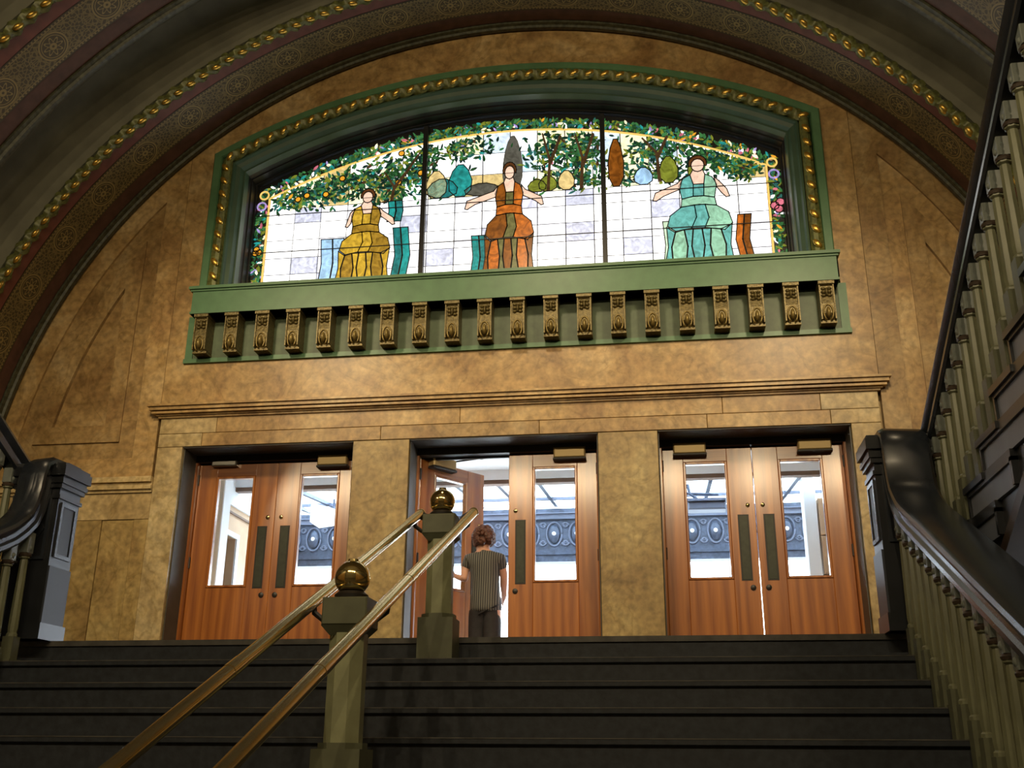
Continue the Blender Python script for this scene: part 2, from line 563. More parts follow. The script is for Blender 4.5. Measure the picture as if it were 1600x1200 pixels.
def thing(name, label, cat, loc=(0, 0, 0), group=None, kind=None):
    o = bpy.data.objects.new(name, None)
    COL.objects.link(o)
    o.location = loc
    o.empty_display_size = 0.2
    WLOC[o.name] = Vector(loc)
    if kind:
        o['kind'] = kind
    tag(o, label, cat, group)
    return o


def tag(o, label=None, cat=None, group=None, kind=None):
    if label: o['label'] = label
    if cat: o['category'] = cat
    if group: o['group'] = group
    if kind: o['kind'] = kind
    return o


def struct(o, label, cat):
    return tag(o, label, cat, kind='structure')

# ------------------------------------------------------------------ the end wall of the stair hall (front face at y = 0, landing at z = 0)
CZ, RA = 1.634, 5.39                       # springing height and radius of the vault
DOORS = [(-3.25, -1.487), (-0.915, 0.915), (1.487, 3.25)]
DTOP = 2.26


def arc(r, a0, a1, n, cx=0.0, cz=CZ):
    return [(cx + r * math.cos(a0 + (a1 - a0) * i / n), cz + r * math.sin(a0 + (a1 - a0) * i / n)) for i in range(n + 1)]


def win_outline(o, zb=4.0, n=44):
    xh, R = 3.27 - o, 6.6 - o
    a = math.acos(xh / R)
    return [(-xh, zb)] + arc(R, PI - a, a, n, 0, -0.08) + [(xh, zb)]


outline = [(-6.6, -0.2), (-6.6, 8.0), (6.6, 8.0), (6.6, -0.2)]
for x0, x1 in reversed(DOORS):
    outline += [(x1, -0.2), (x1, DTOP), (x0, DTOP), (x0, -0.2)]
wall = mk('wall_front', B().fill([outline, win_outline(0.33, 3.95)], 'y', 0.09, 0.60), PIERM)
struct(wall, 'tan marble end wall with three doorways under an arched stained glass window', 'wall')


def slab(x0, x1, z0, z1, m, y0=0.0, name='marble_slab'):
    return mk(name, B().bbox(x0 + 0.002, x1 - 0.002, y0, 0.092, z0 + 0.002, z1 - 0.002, 0.003), m, wall)


# upper field round the window
a = math.acos(3.55 / 5.5)
mk('marble_field', B().fill([[(-3.55, 2.68), (3.55, 2.68)] + arc(5.5, a, PI - a, 50), win_outline(0.05, 3.2)], 'y', 0.0, 0.092), MARBLE, wall)


def side_panel(k, s):
    xr, zb, r = 3.79 + 0.175 * k, 2.165 + 0.18 * k, 5.14 - 0.165 * k
    a0, a1 = math.asin((zb - CZ) / r), math.acos(xr / r)
    return [(s * x, z) for x, z in [(xr, zb)] + arc(r, a0, a1, 24)]


for s in (-1, 1):
    a0, a1 = math.asin((1.955 - CZ) / 5.5), math.acos(3.554 / 5.5)
    lp = [(s * x, z) for x, z in [(3.554, 1.955)] + arc(5.5, a0, a1, 26)]
    mk('spandrel_slab', B().fill([lp, side_panel(0, s)], 'y', 0.0, 0.092), MARBLE, wall)
    mk('panel_moulding', B().fill([side_panel(0, s), side_panel(1, s)], 'y', 0.028, 0.092), MARBLE, wall)
    mk('panel_moulding', B().fill([side_panel(1, s), side_panel(2, s)], 'y', 0.008, 0.092), MARBLE, wall)
    mk('spandrel_panel', B().fill([side_panel(2, s)], 'y', 0.05, 0.092), MARBLE, wall)
    # dado beside the doors
    b = B()
    X0, X1 = sorted((s * 3.526, s * 5.5))
    for d, z0, z1 in ((0.02, 1.80, 1.83), (0.045, 1.83, 1.87), (0.03, 1.87, 1.90), (0.06, 1.90, 1.955)):
        b.box(X0, X1, -d, 0.03, z0, z1)
    mk('dado_moulding', b, CREAM, wall)
    for (xa, xb, yy) in ((3.526, 3.68, 0.0), (3.68, 4.02, 0.012), (4.02, 4.55, 0.0), (4.55, 5.5, 0.008)):
        c0, c1 = sorted((s * xa, s * xb))
        slab(c0, c1, 0.0, 1.53, PIERM, yy)
    slab(X0, X1 - 0.0, 1.53, 1.80, CREAM if s < 0 else PIERM)
    c0, c1 = sorted((s * 3.254, s * 3.524))
    slab(c0, c1, 0.0, 2.26, CREAM, -0.012, 'door_jamb_slab')
for x0, x1 in ((-1.484, -0.918), (0.918, 1.484)):
    slab(x0, x1, 0.0, 2.26, PIERM, -0.004, 'pier_slab')
xs = [-3.524, -3.06, -1.21, 0.36, 1.95, 3.08, 3.524]
for i in range(len(xs) - 1):
    m = CREAM if i in (0, 5) else MARBLE
    slab(xs[i], xs[i + 1], 2.26, 2.40, m, -0.012, 'lintel_slab')
xs = [-3.524, -2.92, -0.42, 2.10, 3.0, 3.524]
for i in range(len(xs) - 1):
    slab(xs[i], xs[i + 1], 2.40, 2.585, CREAM if i in (0, 4) else MARBLE, -0.012, 'lintel_slab')
b = B()
for d, z0, z1 in ((0.022, 2.565, 2.585), (0.04, 2.585, 2.60), (0.075, 2.60, 2.622), (0.055, 2.622, 2.632), (0.095, 2.632, 2.668), (0.115, 2.668, 2.69)):
    b.box(-3.524 - d, 3.524 + d, -d - 0.012, 0.03, z0, z1)
mk('door_cornice', b, MARBLE, wall)

# ------------------------------------------------------------------ barrel vault with ribs
vault_prof = []
for k in range(4):
    y = -1.79 * k
    vault_prof += [(y - 0.95, 5.42), (y - 0.985, 5.52), (y - 1.06, 5.63), (y - 1.18, 5.70), (y - 1.74, 5.74), (y - 1.765, 5.56)]
ceil_o = mk('ceiling', B().revolve(vault_prof[:-2] + [(-6.6, 5.74)], 0, PI, 90, CZ), VAULT, smooth=True)
struct(ceil_o, 'grey green barrel vault with gold stencilled ribs over the stairs', 'ceiling')
bead = shared('rope_leaf', B().ellipsoid((0, 0, 0), 0.062, 0.032, 0.024, 8, 5), GOLD, 'all')
for k in range(4):
    y = -1.79 * k
    rib = mk('rib', B().revolve([(y + 0.02, 5.60), (y + 0.02, 5.37), (y - 0.03, 5.335), (y - 0.075, 5.335), (y - 0.09, 5.355), (y - 0.13, 5.36), (y - 0.13, 5.392), (y - 0.955, 5.405), (y - 0.955, 5.60)], 0, PI, 90, CZ), MOULD, ceil_o, smooth=True)
    mk('red_strip', B().revolve([(y - 0.14, 5.38), (y - 0.31, 5.38)], 0, PI, 90, CZ), DKRED, rib, True)
    mk('stencil_band', B().revolve([(y - 0.315, 5.378), (y - 0.715, 5.378)], 0, PI, 90, CZ), STENCIL, rib, True)
    mk('red_strip', B().revolve([(y - 0.72, 5.38), (y - 0.86, 5.38)], 0, PI, 90, CZ), RED, rib, True)
    if k > 2:
        continue
    n = 520
    path = [(5.385 * math.cos(PI * i / n), y - 0.915, CZ + 5.385 * math.sin(PI * i / n)) for i in range(n + 1)]
    mk('rope_moulding', B().tube(path, 0.056, 8, lobes=2, depth=0.3, twist=2 * PI / 0.16), GREENGOLD, rib, True)
    if k < 2:
        m = 106
        for i in range(9, m - 8):
            t = PI * (i + 0.5) / m
            put('gold_leaf_twist', bead, (5.343 * math.cos(t), y - 0.94, CZ + 5.343 * math.sin(t)), rib, (0.0, PI / 2 - t + PI, 0.5))

# ------------------------------------------------------------------ stained glass window
win = thing('window_1', 'wide arched stained glass window in a green and gold moulded frame', 'window', (0, 0, 3.7), kind='structure')


def moulding(name, prof, m, smooth=False, zb=4.0):
    b = B()
    L = [win_outline(o, zb) for o, _ in prof]
    n = len(L[0])
    for (o, y), lp in zip(prof, L):
        b.v += [(x, y, z) for x, z in lp]
    for r in range(len(prof) - 1):
        for i in range(n - 1):
            b.face([r * n + i, r * n + i + 1, (r + 1) * n + i + 1, (r + 1) * n + i])
    return mk(name, b, m, win, smooth)


moulding('outer_frame', [(0, 0.03), (0, -0.045), (0.012, -0.058), (0.085, -0.058), (0.095, -0.04), (0.10, 0.0), (0.222, 0.0)], GREEN)
moulding('inner_frame', [(0.222, 0.0), (0.224, -0.045), (0.245, -0.05), (0.262, -0.02), (0.30, 0.0), (0.325, 0.05), (0.34, 0.05), (0.35, 0.13)], DKGREEN)
moulding('reveal', [(0.35, 0.13), (0.352, 0.20), (0.365, 0.20), (0.367, 0.30), (0.385, 0.30), (0.39, 0.37), (0.46, 0.37), (0.46, 0.60)], STEEL)
lp = win_outline(0.16, 4.0, 400)
mk('rope_moulding', B().tube([(x, -0.03, z) for x, z in lp], 0.060, 8, lobes=2, depth=0.3, twist=2 * PI / 0.165), GREENGOLD, win, True)
wp = [Vector((x, z)) for x, z in win_outline(0.16, 4.0, 400)]
acc, nxt = 0.0, 0.12
for i in range(1, len(wp)):
    d = wp[i] - wp[i - 1]
    while acc + d.length >= nxt:
        p = wp[i - 1] + d * ((nxt - acc) / d.length)
        an = math.atan2(d.y, d.x)
        put('gold_leaf_twist', bead, (p.x, -0.085, p.y), win, (0, -an - 0.65, 0), (1.0, 0.8, 1.3))
        nxt += 0.165
    acc += d.length

# sill, corbel frieze
sill = mk('window_sill', B().box(-3.25, 3.25, -0.20, 0.36, 3.632, 3.885)
          .box(-3.27, 3.27, -0.215, 0.36, 3.885, 3.905).box(-3.285, 3.285, -0.235, 0.36, 3.905, 3.935).box(-3.265, 3.265, -0.21, 0.3, 3.935, 3.95)
          .box(-3.258, 3.258, -0.212, 0.0, 3.632, 3.655), GREEN, win)
fr = mk('corbel_frieze', B().box(-3.355, 3.355, -0.03, 0.03, 3.158, 3.205).box(-3.345, -3.265, -0.022, 0.03, 3.2, 3.68).box(3.265, 3.345, -0.022, 0.03, 3.2, 3.68).box(-3.30, 3.30, 0.0, 0.03, 3.66, 3.98), GREEN, win)
mk('frieze_panel', B().box(-3.30, 3.30, -0.008, 0.03, 3.20, 3.67), FRIEZEP, fr)
prof = [(0, 0.44), (-0.115, 0.44), (-0.118, 0.40), (-0.10, 0.385), (-0.095, 0.30), (-0.105, 0.20), (-0.10, 0.10), (-0.075, 0.045), (-0.085, 0.03), (-0.085, 0.0), (0, 0.0)]
cb = B().prism(prof, 'x', -0.066, 0.066).box(-0.076, 0.076, -0.122, 0, 0.40, 0.445).box(-0.074, 0.074, -0.09, 0, 0.0, 0.022)
cb.box(-0.070, -0.058, -0.112, 0, 0.03, 0.40).box(0.058, 0.070, -0.112, 0, 0.03, 0.40)
CORB = shared('corbel', cb, OLDGOLD)
eg = B().ellipsoid((0, -0.10, 0.105), 0.022, 0.03, 0.058, 8, 6)
eg.tube([(0.044 * math.cos(t), -0.104, 0.10 + 0.085 * math.sin(t)) for t in [PI * (-0.35 + 1.7 * i / 14) for i in range(15)]], 0.009, 5)
EGG = shared('egg', eg, plain('bright_corbel_gold', (0.26, 0.19, 0.06), 0.38, 0.4, vary=0.3, scale=50), 'all')
lf = B()
for sx in (-1, 1):
    for zz, r in ((0.36, 0.018), (0.325, 0.022), (0.285, 0.018)):
        lf.ellipsoid((sx * 0.028, -0.098, zz), 0.024, 0.016, r, 6, 4)
lf.ellipsoid((0, -0.10, 0.325), 0.014, 0.02, 0.05, 6, 4)
LEAF = shared('acanthus_leaf', lf, OLDGOLD, 'all')
for i in range(20):
    c = put('corbel', CORB, (-3.13 + 6.26 * i / 19, -0.008, 3.212), fr, scale=(1, 1.6, 0.97))
    for nm, me in (('egg', EGG), ('acanthus_leaf', LEAF)):
        put(nm, me, WLOC[c.name], c)

# glass
GC, GR, GI, GX, GXI = -0.118, 6.19, 6.035, 2.89, 2.74
ZB, ZW = 4.02, 5.12
GM = {}
for nm, col, st, sk in (
        ('white', (1.0, 0.99, 0.97), 2.3, 0.3), ('offwhite', (0.93, 0.93, 1.0), 1.5, 0.3), ('lavender', (0.74, 0.77, 0.95), 1.0, 0.35),
        ('skyyellow', (1.0, 0.93, 0.62), 1.2, 0.25), ('skyblue', (0.72, 0.86, 1.0), 1.1, 0.3), ('straw', (0.95, 0.72, 0.30), 0.8, 0.35),
        ('yellow', (0.72, 0.45, 0.04), 0.75, 0.5), ('gold', (0.50, 0.29, 0.03), 0.6, 0.6), ('goldline', (1.0, 0.62, 0.16), 1.0, 0.1),
        ('blue', (0.40, 0.66, 0.95), 1.0, 0.4), ('teal', (0.02, 0.22, 0.22), 0.75, 0.6), ('teal2', (0.02, 0.32, 0.30), 0.9, 0.5),
        ('rust', (0.33, 0.10, 0.01), 0.6, 0.6), ('orange', (0.72, 0.19, 0.02), 0.65, 0.6), ('olive', (0.20, 0.19, 0.06), 0.65, 0.5),
        ('sea', (0.16, 0.52, 0.48), 0.85, 0.4), ('mint', (0.34, 0.66, 0.46), 0.9, 0.4), ('mintlt', (0.66, 0.86, 0.62), 1.0, 0.3),
        ('skin', (0.95, 0.66, 0.50), 1.0, 0.2), ('hair', (0.16, 0.055, 0.015), 0.6, 0.5), ('red', (0.6, 0.06, 0.03), 0.6, 0.4),
        ('leaf1', (0.02, 0.085, 0.025), 0.7, 0.6), ('leaf2', (0.05, 0.20, 0.06), 0.8, 0.6), ('leaf3', (0.03, 0.15, 0.13), 0.8, 0.5),
        ('leaf4', (0.24, 0.28, 0.03), 0.8, 0.5), ('leaf5', (0.01, 0.04, 0.03), 0.6, 0.5), ('fruit', (0.95, 0.42, 0.03), 0.9, 0.3),
        ('pink', (0.8, 0.2, 0.28), 0.8, 0.4), ('violet', (0.45, 0.35, 0.75), 0.9, 0.4), ('grey', (0.13, 0.125, 0.10), 0.7, 0.4),
        ('brown', (0.10, 0.05, 0.02), 0.6, 0.4)):
    GM[nm] = art_glass(nm + '_art_glass', col, st, sk)
LEAD = plain('lead_came', (0.012, 0.012, 0.012), 0.5)


def arc_z(x, r):
    return GC + math.sqrt(r * r - x * x)


# dark lead sheet that carries the border, then border and picture
n = 60
bo = [(-GX, ZB), (GX, ZB)] + [(GX - 2 * GX * i / n, arc_z(GX - 2 * GX * i / n, GR)) for i in range(n + 1)]
mk('lead_backing', B().fill([bo], 'y', 0.352, 0.36), LEAD, win)


LEADB = B()


def came(poly, w, y):
    for i in range(len(poly)):
        p, q = Vector(poly[i]), Vector(poly[(i + 1) % len(poly)])
        if (q - p).length < 1e-4:
            continue
        t_ = (q - p).normalized() * w * 0.5
        n_ = Vector((-t_.y, t_.x))
        LEADB.prism([tuple(p - t_ - n_), tuple(q + t_ - n_), tuple(q + t_ + n_), tuple(p - t_ + n_)], 'y', y, y + 0.004)


def pane(poly, m, y0=0.342, y1=0.352, name='glass_pane'):
    if y0 < 0.335:
        came(poly, 0.011, y0 - 0.003)
    else:
        came(poly, 0.0028, y0 - 0.002)
    return mk(name, B().prism(poly, 'y', y0, y1), m, win)


cols = [-2.73 + 5.46 * i / 18 for i in range(19)]
rng = random.Random(3)
g = 0.004
for i in range(18):
    xa, xb = cols[i] + g, cols[i + 1] - g
    zr = [ZB, 4.30, 4.50, 4.72, 4.93, ZW]
    for j in range(5):
        q = rng.random()
        nm = 'white' if q < 0.72 else ('offwhite' if q < 0.93 else 'lavender')
        if (i < 3 or i > 15) and j < 3 and q > 0.4:
            nm = 'lavender' if q > 0.8 else 'offwhite'
        pane([(xa, zr[j] + g / 2), (xb, zr[j] + g / 2), (xb, zr[j + 1] - g / 2), (xa, zr[j + 1] - g / 2)], GM[nm])
    zs = ZW
    while True:
        top = min(arc_z(xa, GI), arc_z(xb, GI))
        last = zs + 0.42 > top
        q = rng.random()
        cxx = abs((xa + xb) / 2)
        nm = 'white' if q < 0.5 else ('skyyellow' if q < 0.72 else ('skyblue' if q < 0.87 else 'offwhite'))
        if zs == ZW and q > 0.45:
            nm = 'straw' if q > 0.7 else 'skyyellow'
        if last:
            pane([(xa, zs + g / 2), (xb, zs + g / 2), (xb, arc_z(xb, GI)), (xa, arc_z(xa, GI))], GM[nm])
            break
        pane([(xa, zs + g / 2), (xb, zs + g / 2), (xb, zs + 0.26), (xa, zs + 0.26)], GM[nm])
        zs += 0.26 + g

gl = [(-GXI, ZB)] + [(-GXI + 2 * GXI * i / 40, arc_z(-GXI + 2 * GXI * i / 40, GI)) for i in range(41)] + [(GXI, ZB)]
b = B()
for i in range(len(gl) - 1):
    p, q = Vector(gl[i]), Vector(gl[i + 1])
    nrm = Vector((-(q - p).y, (q - p).x)).normalized() * 0.011
    b.prism([tuple(p - nrm), tuple(q - nrm), tuple(q + nrm), tuple(p + nrm)], 'y', 0.334, 0.345)
mk('gold_border_line', b, GM['goldline'], win)

# leaf mosaic: border and the trees of the garden
leafm = ['leaf1', 'leaf2', 'leaf3', 'leaf4', 'leaf5', 'fruit', 'pink', 'white', 'teal2', 'violet', 'skyyellow', 'brown']
mats = [GM[k] for k in leafm]
LB = B()


def leaf(x, z, L, w, an, mi, y):
    ca, sa = math.cos(an), math.sin(an)
    pts = [(-L, 0), (-0.3 * L, -w), (0.45 * L, -0.8 * w), (L, 0), (0.45 * L, 0.8 * w), (-0.3 * L, w)]
    LB.prism([(x + a_ * ca - b_ * sa, z + a_ * sa + b_ * ca) for a_, b_ in pts], 'y', y, y + 0.006, mi)


def pick(w):
    r = rng.random() * sum(w)
    for i, v in enumerate(w):
        r -= v
        if r <= 0:
            return i
    return 0


bw = [6, 10, 4, 6, 1, .35, .7, .6, 2, .5, 1.4, .3]
for i in range(1250):
    t = rng.random()
    if t < 0.76:
        x = rng.uniform(-2.83, 2.83)
        z = rng.uniform(arc_z(x, GI) + 0.02, arc_z(x, GR) - 0.02)
    else:
        x = rng.choice((-1, 1)) * rng.uniform(GXI + 0.02, GX - 0.02)
        z = rng.uniform(4.2, 5.2)
    leaf(x, z, rng.uniform(0.025, 0.045), rng.uniform(0.010, 0.018), rng.uniform(0, PI), pick(bw), rng.uniform(0.330, 0.348))
cw = [8, 6, 3, 3.5, 6, .1, .05, 0, .8, .05, .3, 1]
clumps = [(-2.45, 5.24, 0.30, 0.12, 110), (-2.1, 5.33, 0.28, 0.16, 110), (-1.35, 5.40, 0.42, 0.26, 230), (-1.0, 5.60, 0.2, 0.2, 90), (-0.55, 5.72, 0.28, 0.14, 70),
          (-1.75, 5.40, 0.2, 0.12, 50), (0.50, 5.62, 0.30, 0.26, 130), (0.80, 5.52, 0.2, 0.35, 150), (0.62, 5.25, 0.35, 0.12, 60),
          (1.25, 5.25, 0.3, 0.12, 45), (1.55, 5.55, 0.30, 0.22, 110), (2.2, 5.38, 0.36, 0.15, 170), (2.5, 5.25, 0.22, 0.12, 120), (1.9, 5.62, 0.2, 0.1, 50), (1.7, 5.25, .2, .1, 40)]
for cx, cz_, rx, rz, cnt in clumps:
    for i in range(int(cnt * 2.1)):
        x, z = rng.gauss(cx, rx * 0.55), rng.gauss(cz_, rz * 0.6)
        if abs(x) > GXI - 0.03 or z > arc_z(x, GI) - 0.03 or z < ZW - 0.06:
            continue
        leaf(x, z, rng.uniform(0.026, 0.052), rng.uniform(0.010, 0.019), rng.uniform(0, PI), pick(cw), rng.uniform(0.328, 0.338))
lo = mk('leaf_mosaic', LB, mats, win)
lo['kind'] = 'stuff'
for i, (x, z) in enumerate([(-2.40, 5.22), (-2.30, 5.26), (-2.08, 5.26), (-1.23, 5.72), (-1.25, 5.35), (-1.9, 5.45), (-1.0, 5.45), (-2.83, 4.62), (-2.80, 4.58), (-2.84, 4.57)]):
    pane(arc(0.034, 0, 2 * PI * 11 / 12, 11, x, z), GM['fruit'], 0.322, 0.330, 'orange_fruit')
for x, z in ((-2.80, 5.30), (2.80, 5.28), (-2.82, 5.16), (2.81, 5.14)):
    b = B()
    b.tube([(x + 0.05 * math.cos(t), 0.326, z + 0.05 * math.sin(t)) for t in [2 * PI * i / 16 for i in range(17)]], 0.010, 5)
    mk('corner_ring', b, GM['violet'] if z < 5.2 else GM['goldline'], win)
for x, z in ((2.83, 4.72), (2.85, 4.80), (2.79, 4.76)):
    pane(arc(0.045, 0, 2 * PI * 8 / 9, 8, x, z), GM['pink'], 0.322, 0.330, 'pink_blossom')
# trunks
for pts in ([(-1.32, 5.12), (-1.30, 5.3), (-1.42, 5.5)], [(-1.30, 5.28), (-1.15, 5.5), (-1.02, 5.72)], [(0.42, 5.12), (0.44, 5.5), (0.36, 5.85)], [(0.44, 5.45), (0.56, 5.8)],
            [(0.78, 5.12), (0.80, 5.5), (0.72, 5.82)], [(0.80, 5.4), (0.92, 5.8)], [(1.62, 5.14), (1.60, 5.5), (1.45, 5.7)], [(1.60, 5.42), (1.72, 5.7)]):
    mk('tree_trunk', B().tube([(x, 0.332, z) for x, z in pts], [0.022, 0.017, 0.01][:len(pts)], 6), GM['brown'], win)


def blob(name, m, cx, z0, w, h, y=0.325, k=10):
    pane([(cx + w / 2 * math.cos(t) * (1 - 0.25 * math.sin(t)), z0 + h / 2 + h / 2 * math.sin(t)) for t in [2 * PI * i / k for i in range(k)]], GM[m], y, y + 0.008, name)


blob('cypress', 'rust', 1.16, 5.10, 0.17, 0.62)
blob('cypress', 'grey', 0.03, 5.12, 0.22, 0.74, 0.336, 14)
for x, w, h, m in ((1.72, .2, .34, 'leaf4'), (2.0, .16, .3, 'leaf4'), (0.42, .2, .2, 'leaf4'), (0.62, .18, .25, 'straw'), (1.45, .2, .22, 'blue'), (-0.75, .34, .25, 'teal'), (-0.55, .26, .42, 'teal2'), (-0.30, .4, .16, 'grey'), (-0.82, .24, .36, 'straw'), (0.30, .2, .16, 'leaf4')):
    blob('garden_bush', m, x, 5.11, w, h)


def drape(x0, x1, z0, z1, m1, m2, lean=0.0):
    xm = (x0 + x1) / 2
    for xa, xb, m in ((x0, xm - 0.003, m1), (xm + 0.003, x1, m2)):
        pane([(xa, z0), (xb, z0), (xb + lean - 0.02 * 0, (z0 + z1) / 2), (xb + lean * 0.3, z1), (xa + lean * 0.3, z1), (xa + lean, (z0 + z1) / 2)], GM[m], 0.318, 0.328, 'hanging_cloth')


drape(-2.10, -1.84, 4.1, 4.69, 'blue', 'blue', 0.03)
drape(-1.30, -1.13, 4.1, 4.78, 'teal', 'teal2', 0.05)
drape(-1.36, -1.20, 4.86, 5.115, 'teal2', 'teal', 0.02)
drape(-0.42, -0.26, 4.1, 4.62, 'teal2', 'teal', 0.03)
drape(1.62, 1.90, 4.1, 4.65, 'mintlt', 'mint', 0.03)
drape(2.42, 2.56, 4.1, 4.68, 'orange', 'rust', -0.05)


def robed_figure(cx, w, h, mats_, lean, arms):
    """a plain seated robed figure, seen from the front, cut from a dozen pieces of glass"""
    z0 = 4.12

    def P(pts, m, nm='robe_piece', y=0.312):
        pane([(cx + w * (u + lean * v), z0 + h * v) for u, v in pts], GM[m], y, y + 0.008, nm)
    m1, m2, m3 = mats_
    P([(-.19, .60), (-.06, .62), (-.055, .73), (-.09, .82), (-.17, .79), (-.22, .72)], m1)
    P([(-.06, .62), (.06, .62), (.065, .73), (-.055, .73)], m3)
    P([(.06, .62), (.18, .60), (.21, .72), (.16, .79), (.08, .82), (.065, .73)], m2)
    P([(-.20, .527), (.01, .542), (.20, .527), (.182, .60), (.06, .618), (-.06, .618), (-.192, .60)], m2)
    # lap and knees, then folds falling to the hem
    P([(-.20, .525), (-.05, .54), (-.03, .43), (-.09, .33), (-.27, .31), (-.36, .36), (-.33, .45)], m1)
    P([(-.05, .54), (.07, .54), (.11, .42), (.06, .33), (-.09, .33), (-.03, .43)], m3)
    P([(.07, .54), (.20, .525), (.33, .46), (.37, .36), (.28, .30), (.06, .33), (.11, .42)], m2)
    tops = [-.37, -.27, -.17, -.07, .03, .13, .24, .37]
    hems = [-.40, -.30, -.16, -.05, .02, .16, .28, .38]
    zt_ = [.35, .30, .32, .32, .32, .32, .31, .35]
    for q in range(7):
        w_ = 0.03 * (1 if q % 2 else -1)
        P([(tops[q], zt_[q]), (tops[q + 1] - .006, zt_[q + 1]), ((tops[q + 1] + hems[q + 1]) / 2 - .006 + w_, .17), (hems[q + 1] - .006, .0), (hems[q], .0), ((tops[q] + hems[q]) / 2 - w_, .17)], (m1, m2, m3, m1, m3, m2, m1)[q])
    P([(-.055, .73), (.065, .73), (.08, .82), (.045, .88), (-.045, .88), (-.09, .82)], 'skin', 'neck')
    P([(.075 * math.cos(t), .905 + .06 * math.sin(t)) for t in [2 * PI * i / 12 for i in range(12)]], 'skin', 'face', 0.308)
    P([(.105 * math.cos(t), .925 + .075 * math.sin(t)) for t in [-0.35 + (PI + .7) * i / 10 for i in range(11)]], 'hair', 'hair', 0.311)
    for s_, ext in arms:
        P([(s_ * .18, .79), (s_ * .24, .745), (s_ * (.27 + ext), .67), (s_ * (.30 + ext), .60), (s_ * (.26 + ext), .595), (s_ * (.22 + ext * .8), .635), (s_ * .21, .69)], 'skin', 'arm', 0.309)


robed_figure(-1.60, 0.78, 1.17, ('yellow', 'gold', 'yellow'), 0.02, ((-1, .0), (1, .12)))
robed_figure(0.0, 0.72, 1.38, ('rust', 'orange', 'olive'), 0.0, ((-1, .38), (1, .22)))
robed_figure(2.0, 0.92, 1.30, ('sea', 'mint', 'sea'), 0.03, ((-1, .22), (1, .05)))
mk('lead_cames', LEADB, LEAD, win)['kind'] = 'stuff'
# steel mullions and thin saddle bars
for x in (-0.95, 1.022):
    mk('mullion', B().box(x - 0.026, x + 0.026, 0.275, 0.345, 4.0, arc_z(x, GR) + 0.03), STEEL, win)
for z in (4.56, 5.02):
    mk('saddle_bar', B().box(-2.86, 2.86, 0.296, 0.302, z - 0.005, z + 0.005), STEEL, win)

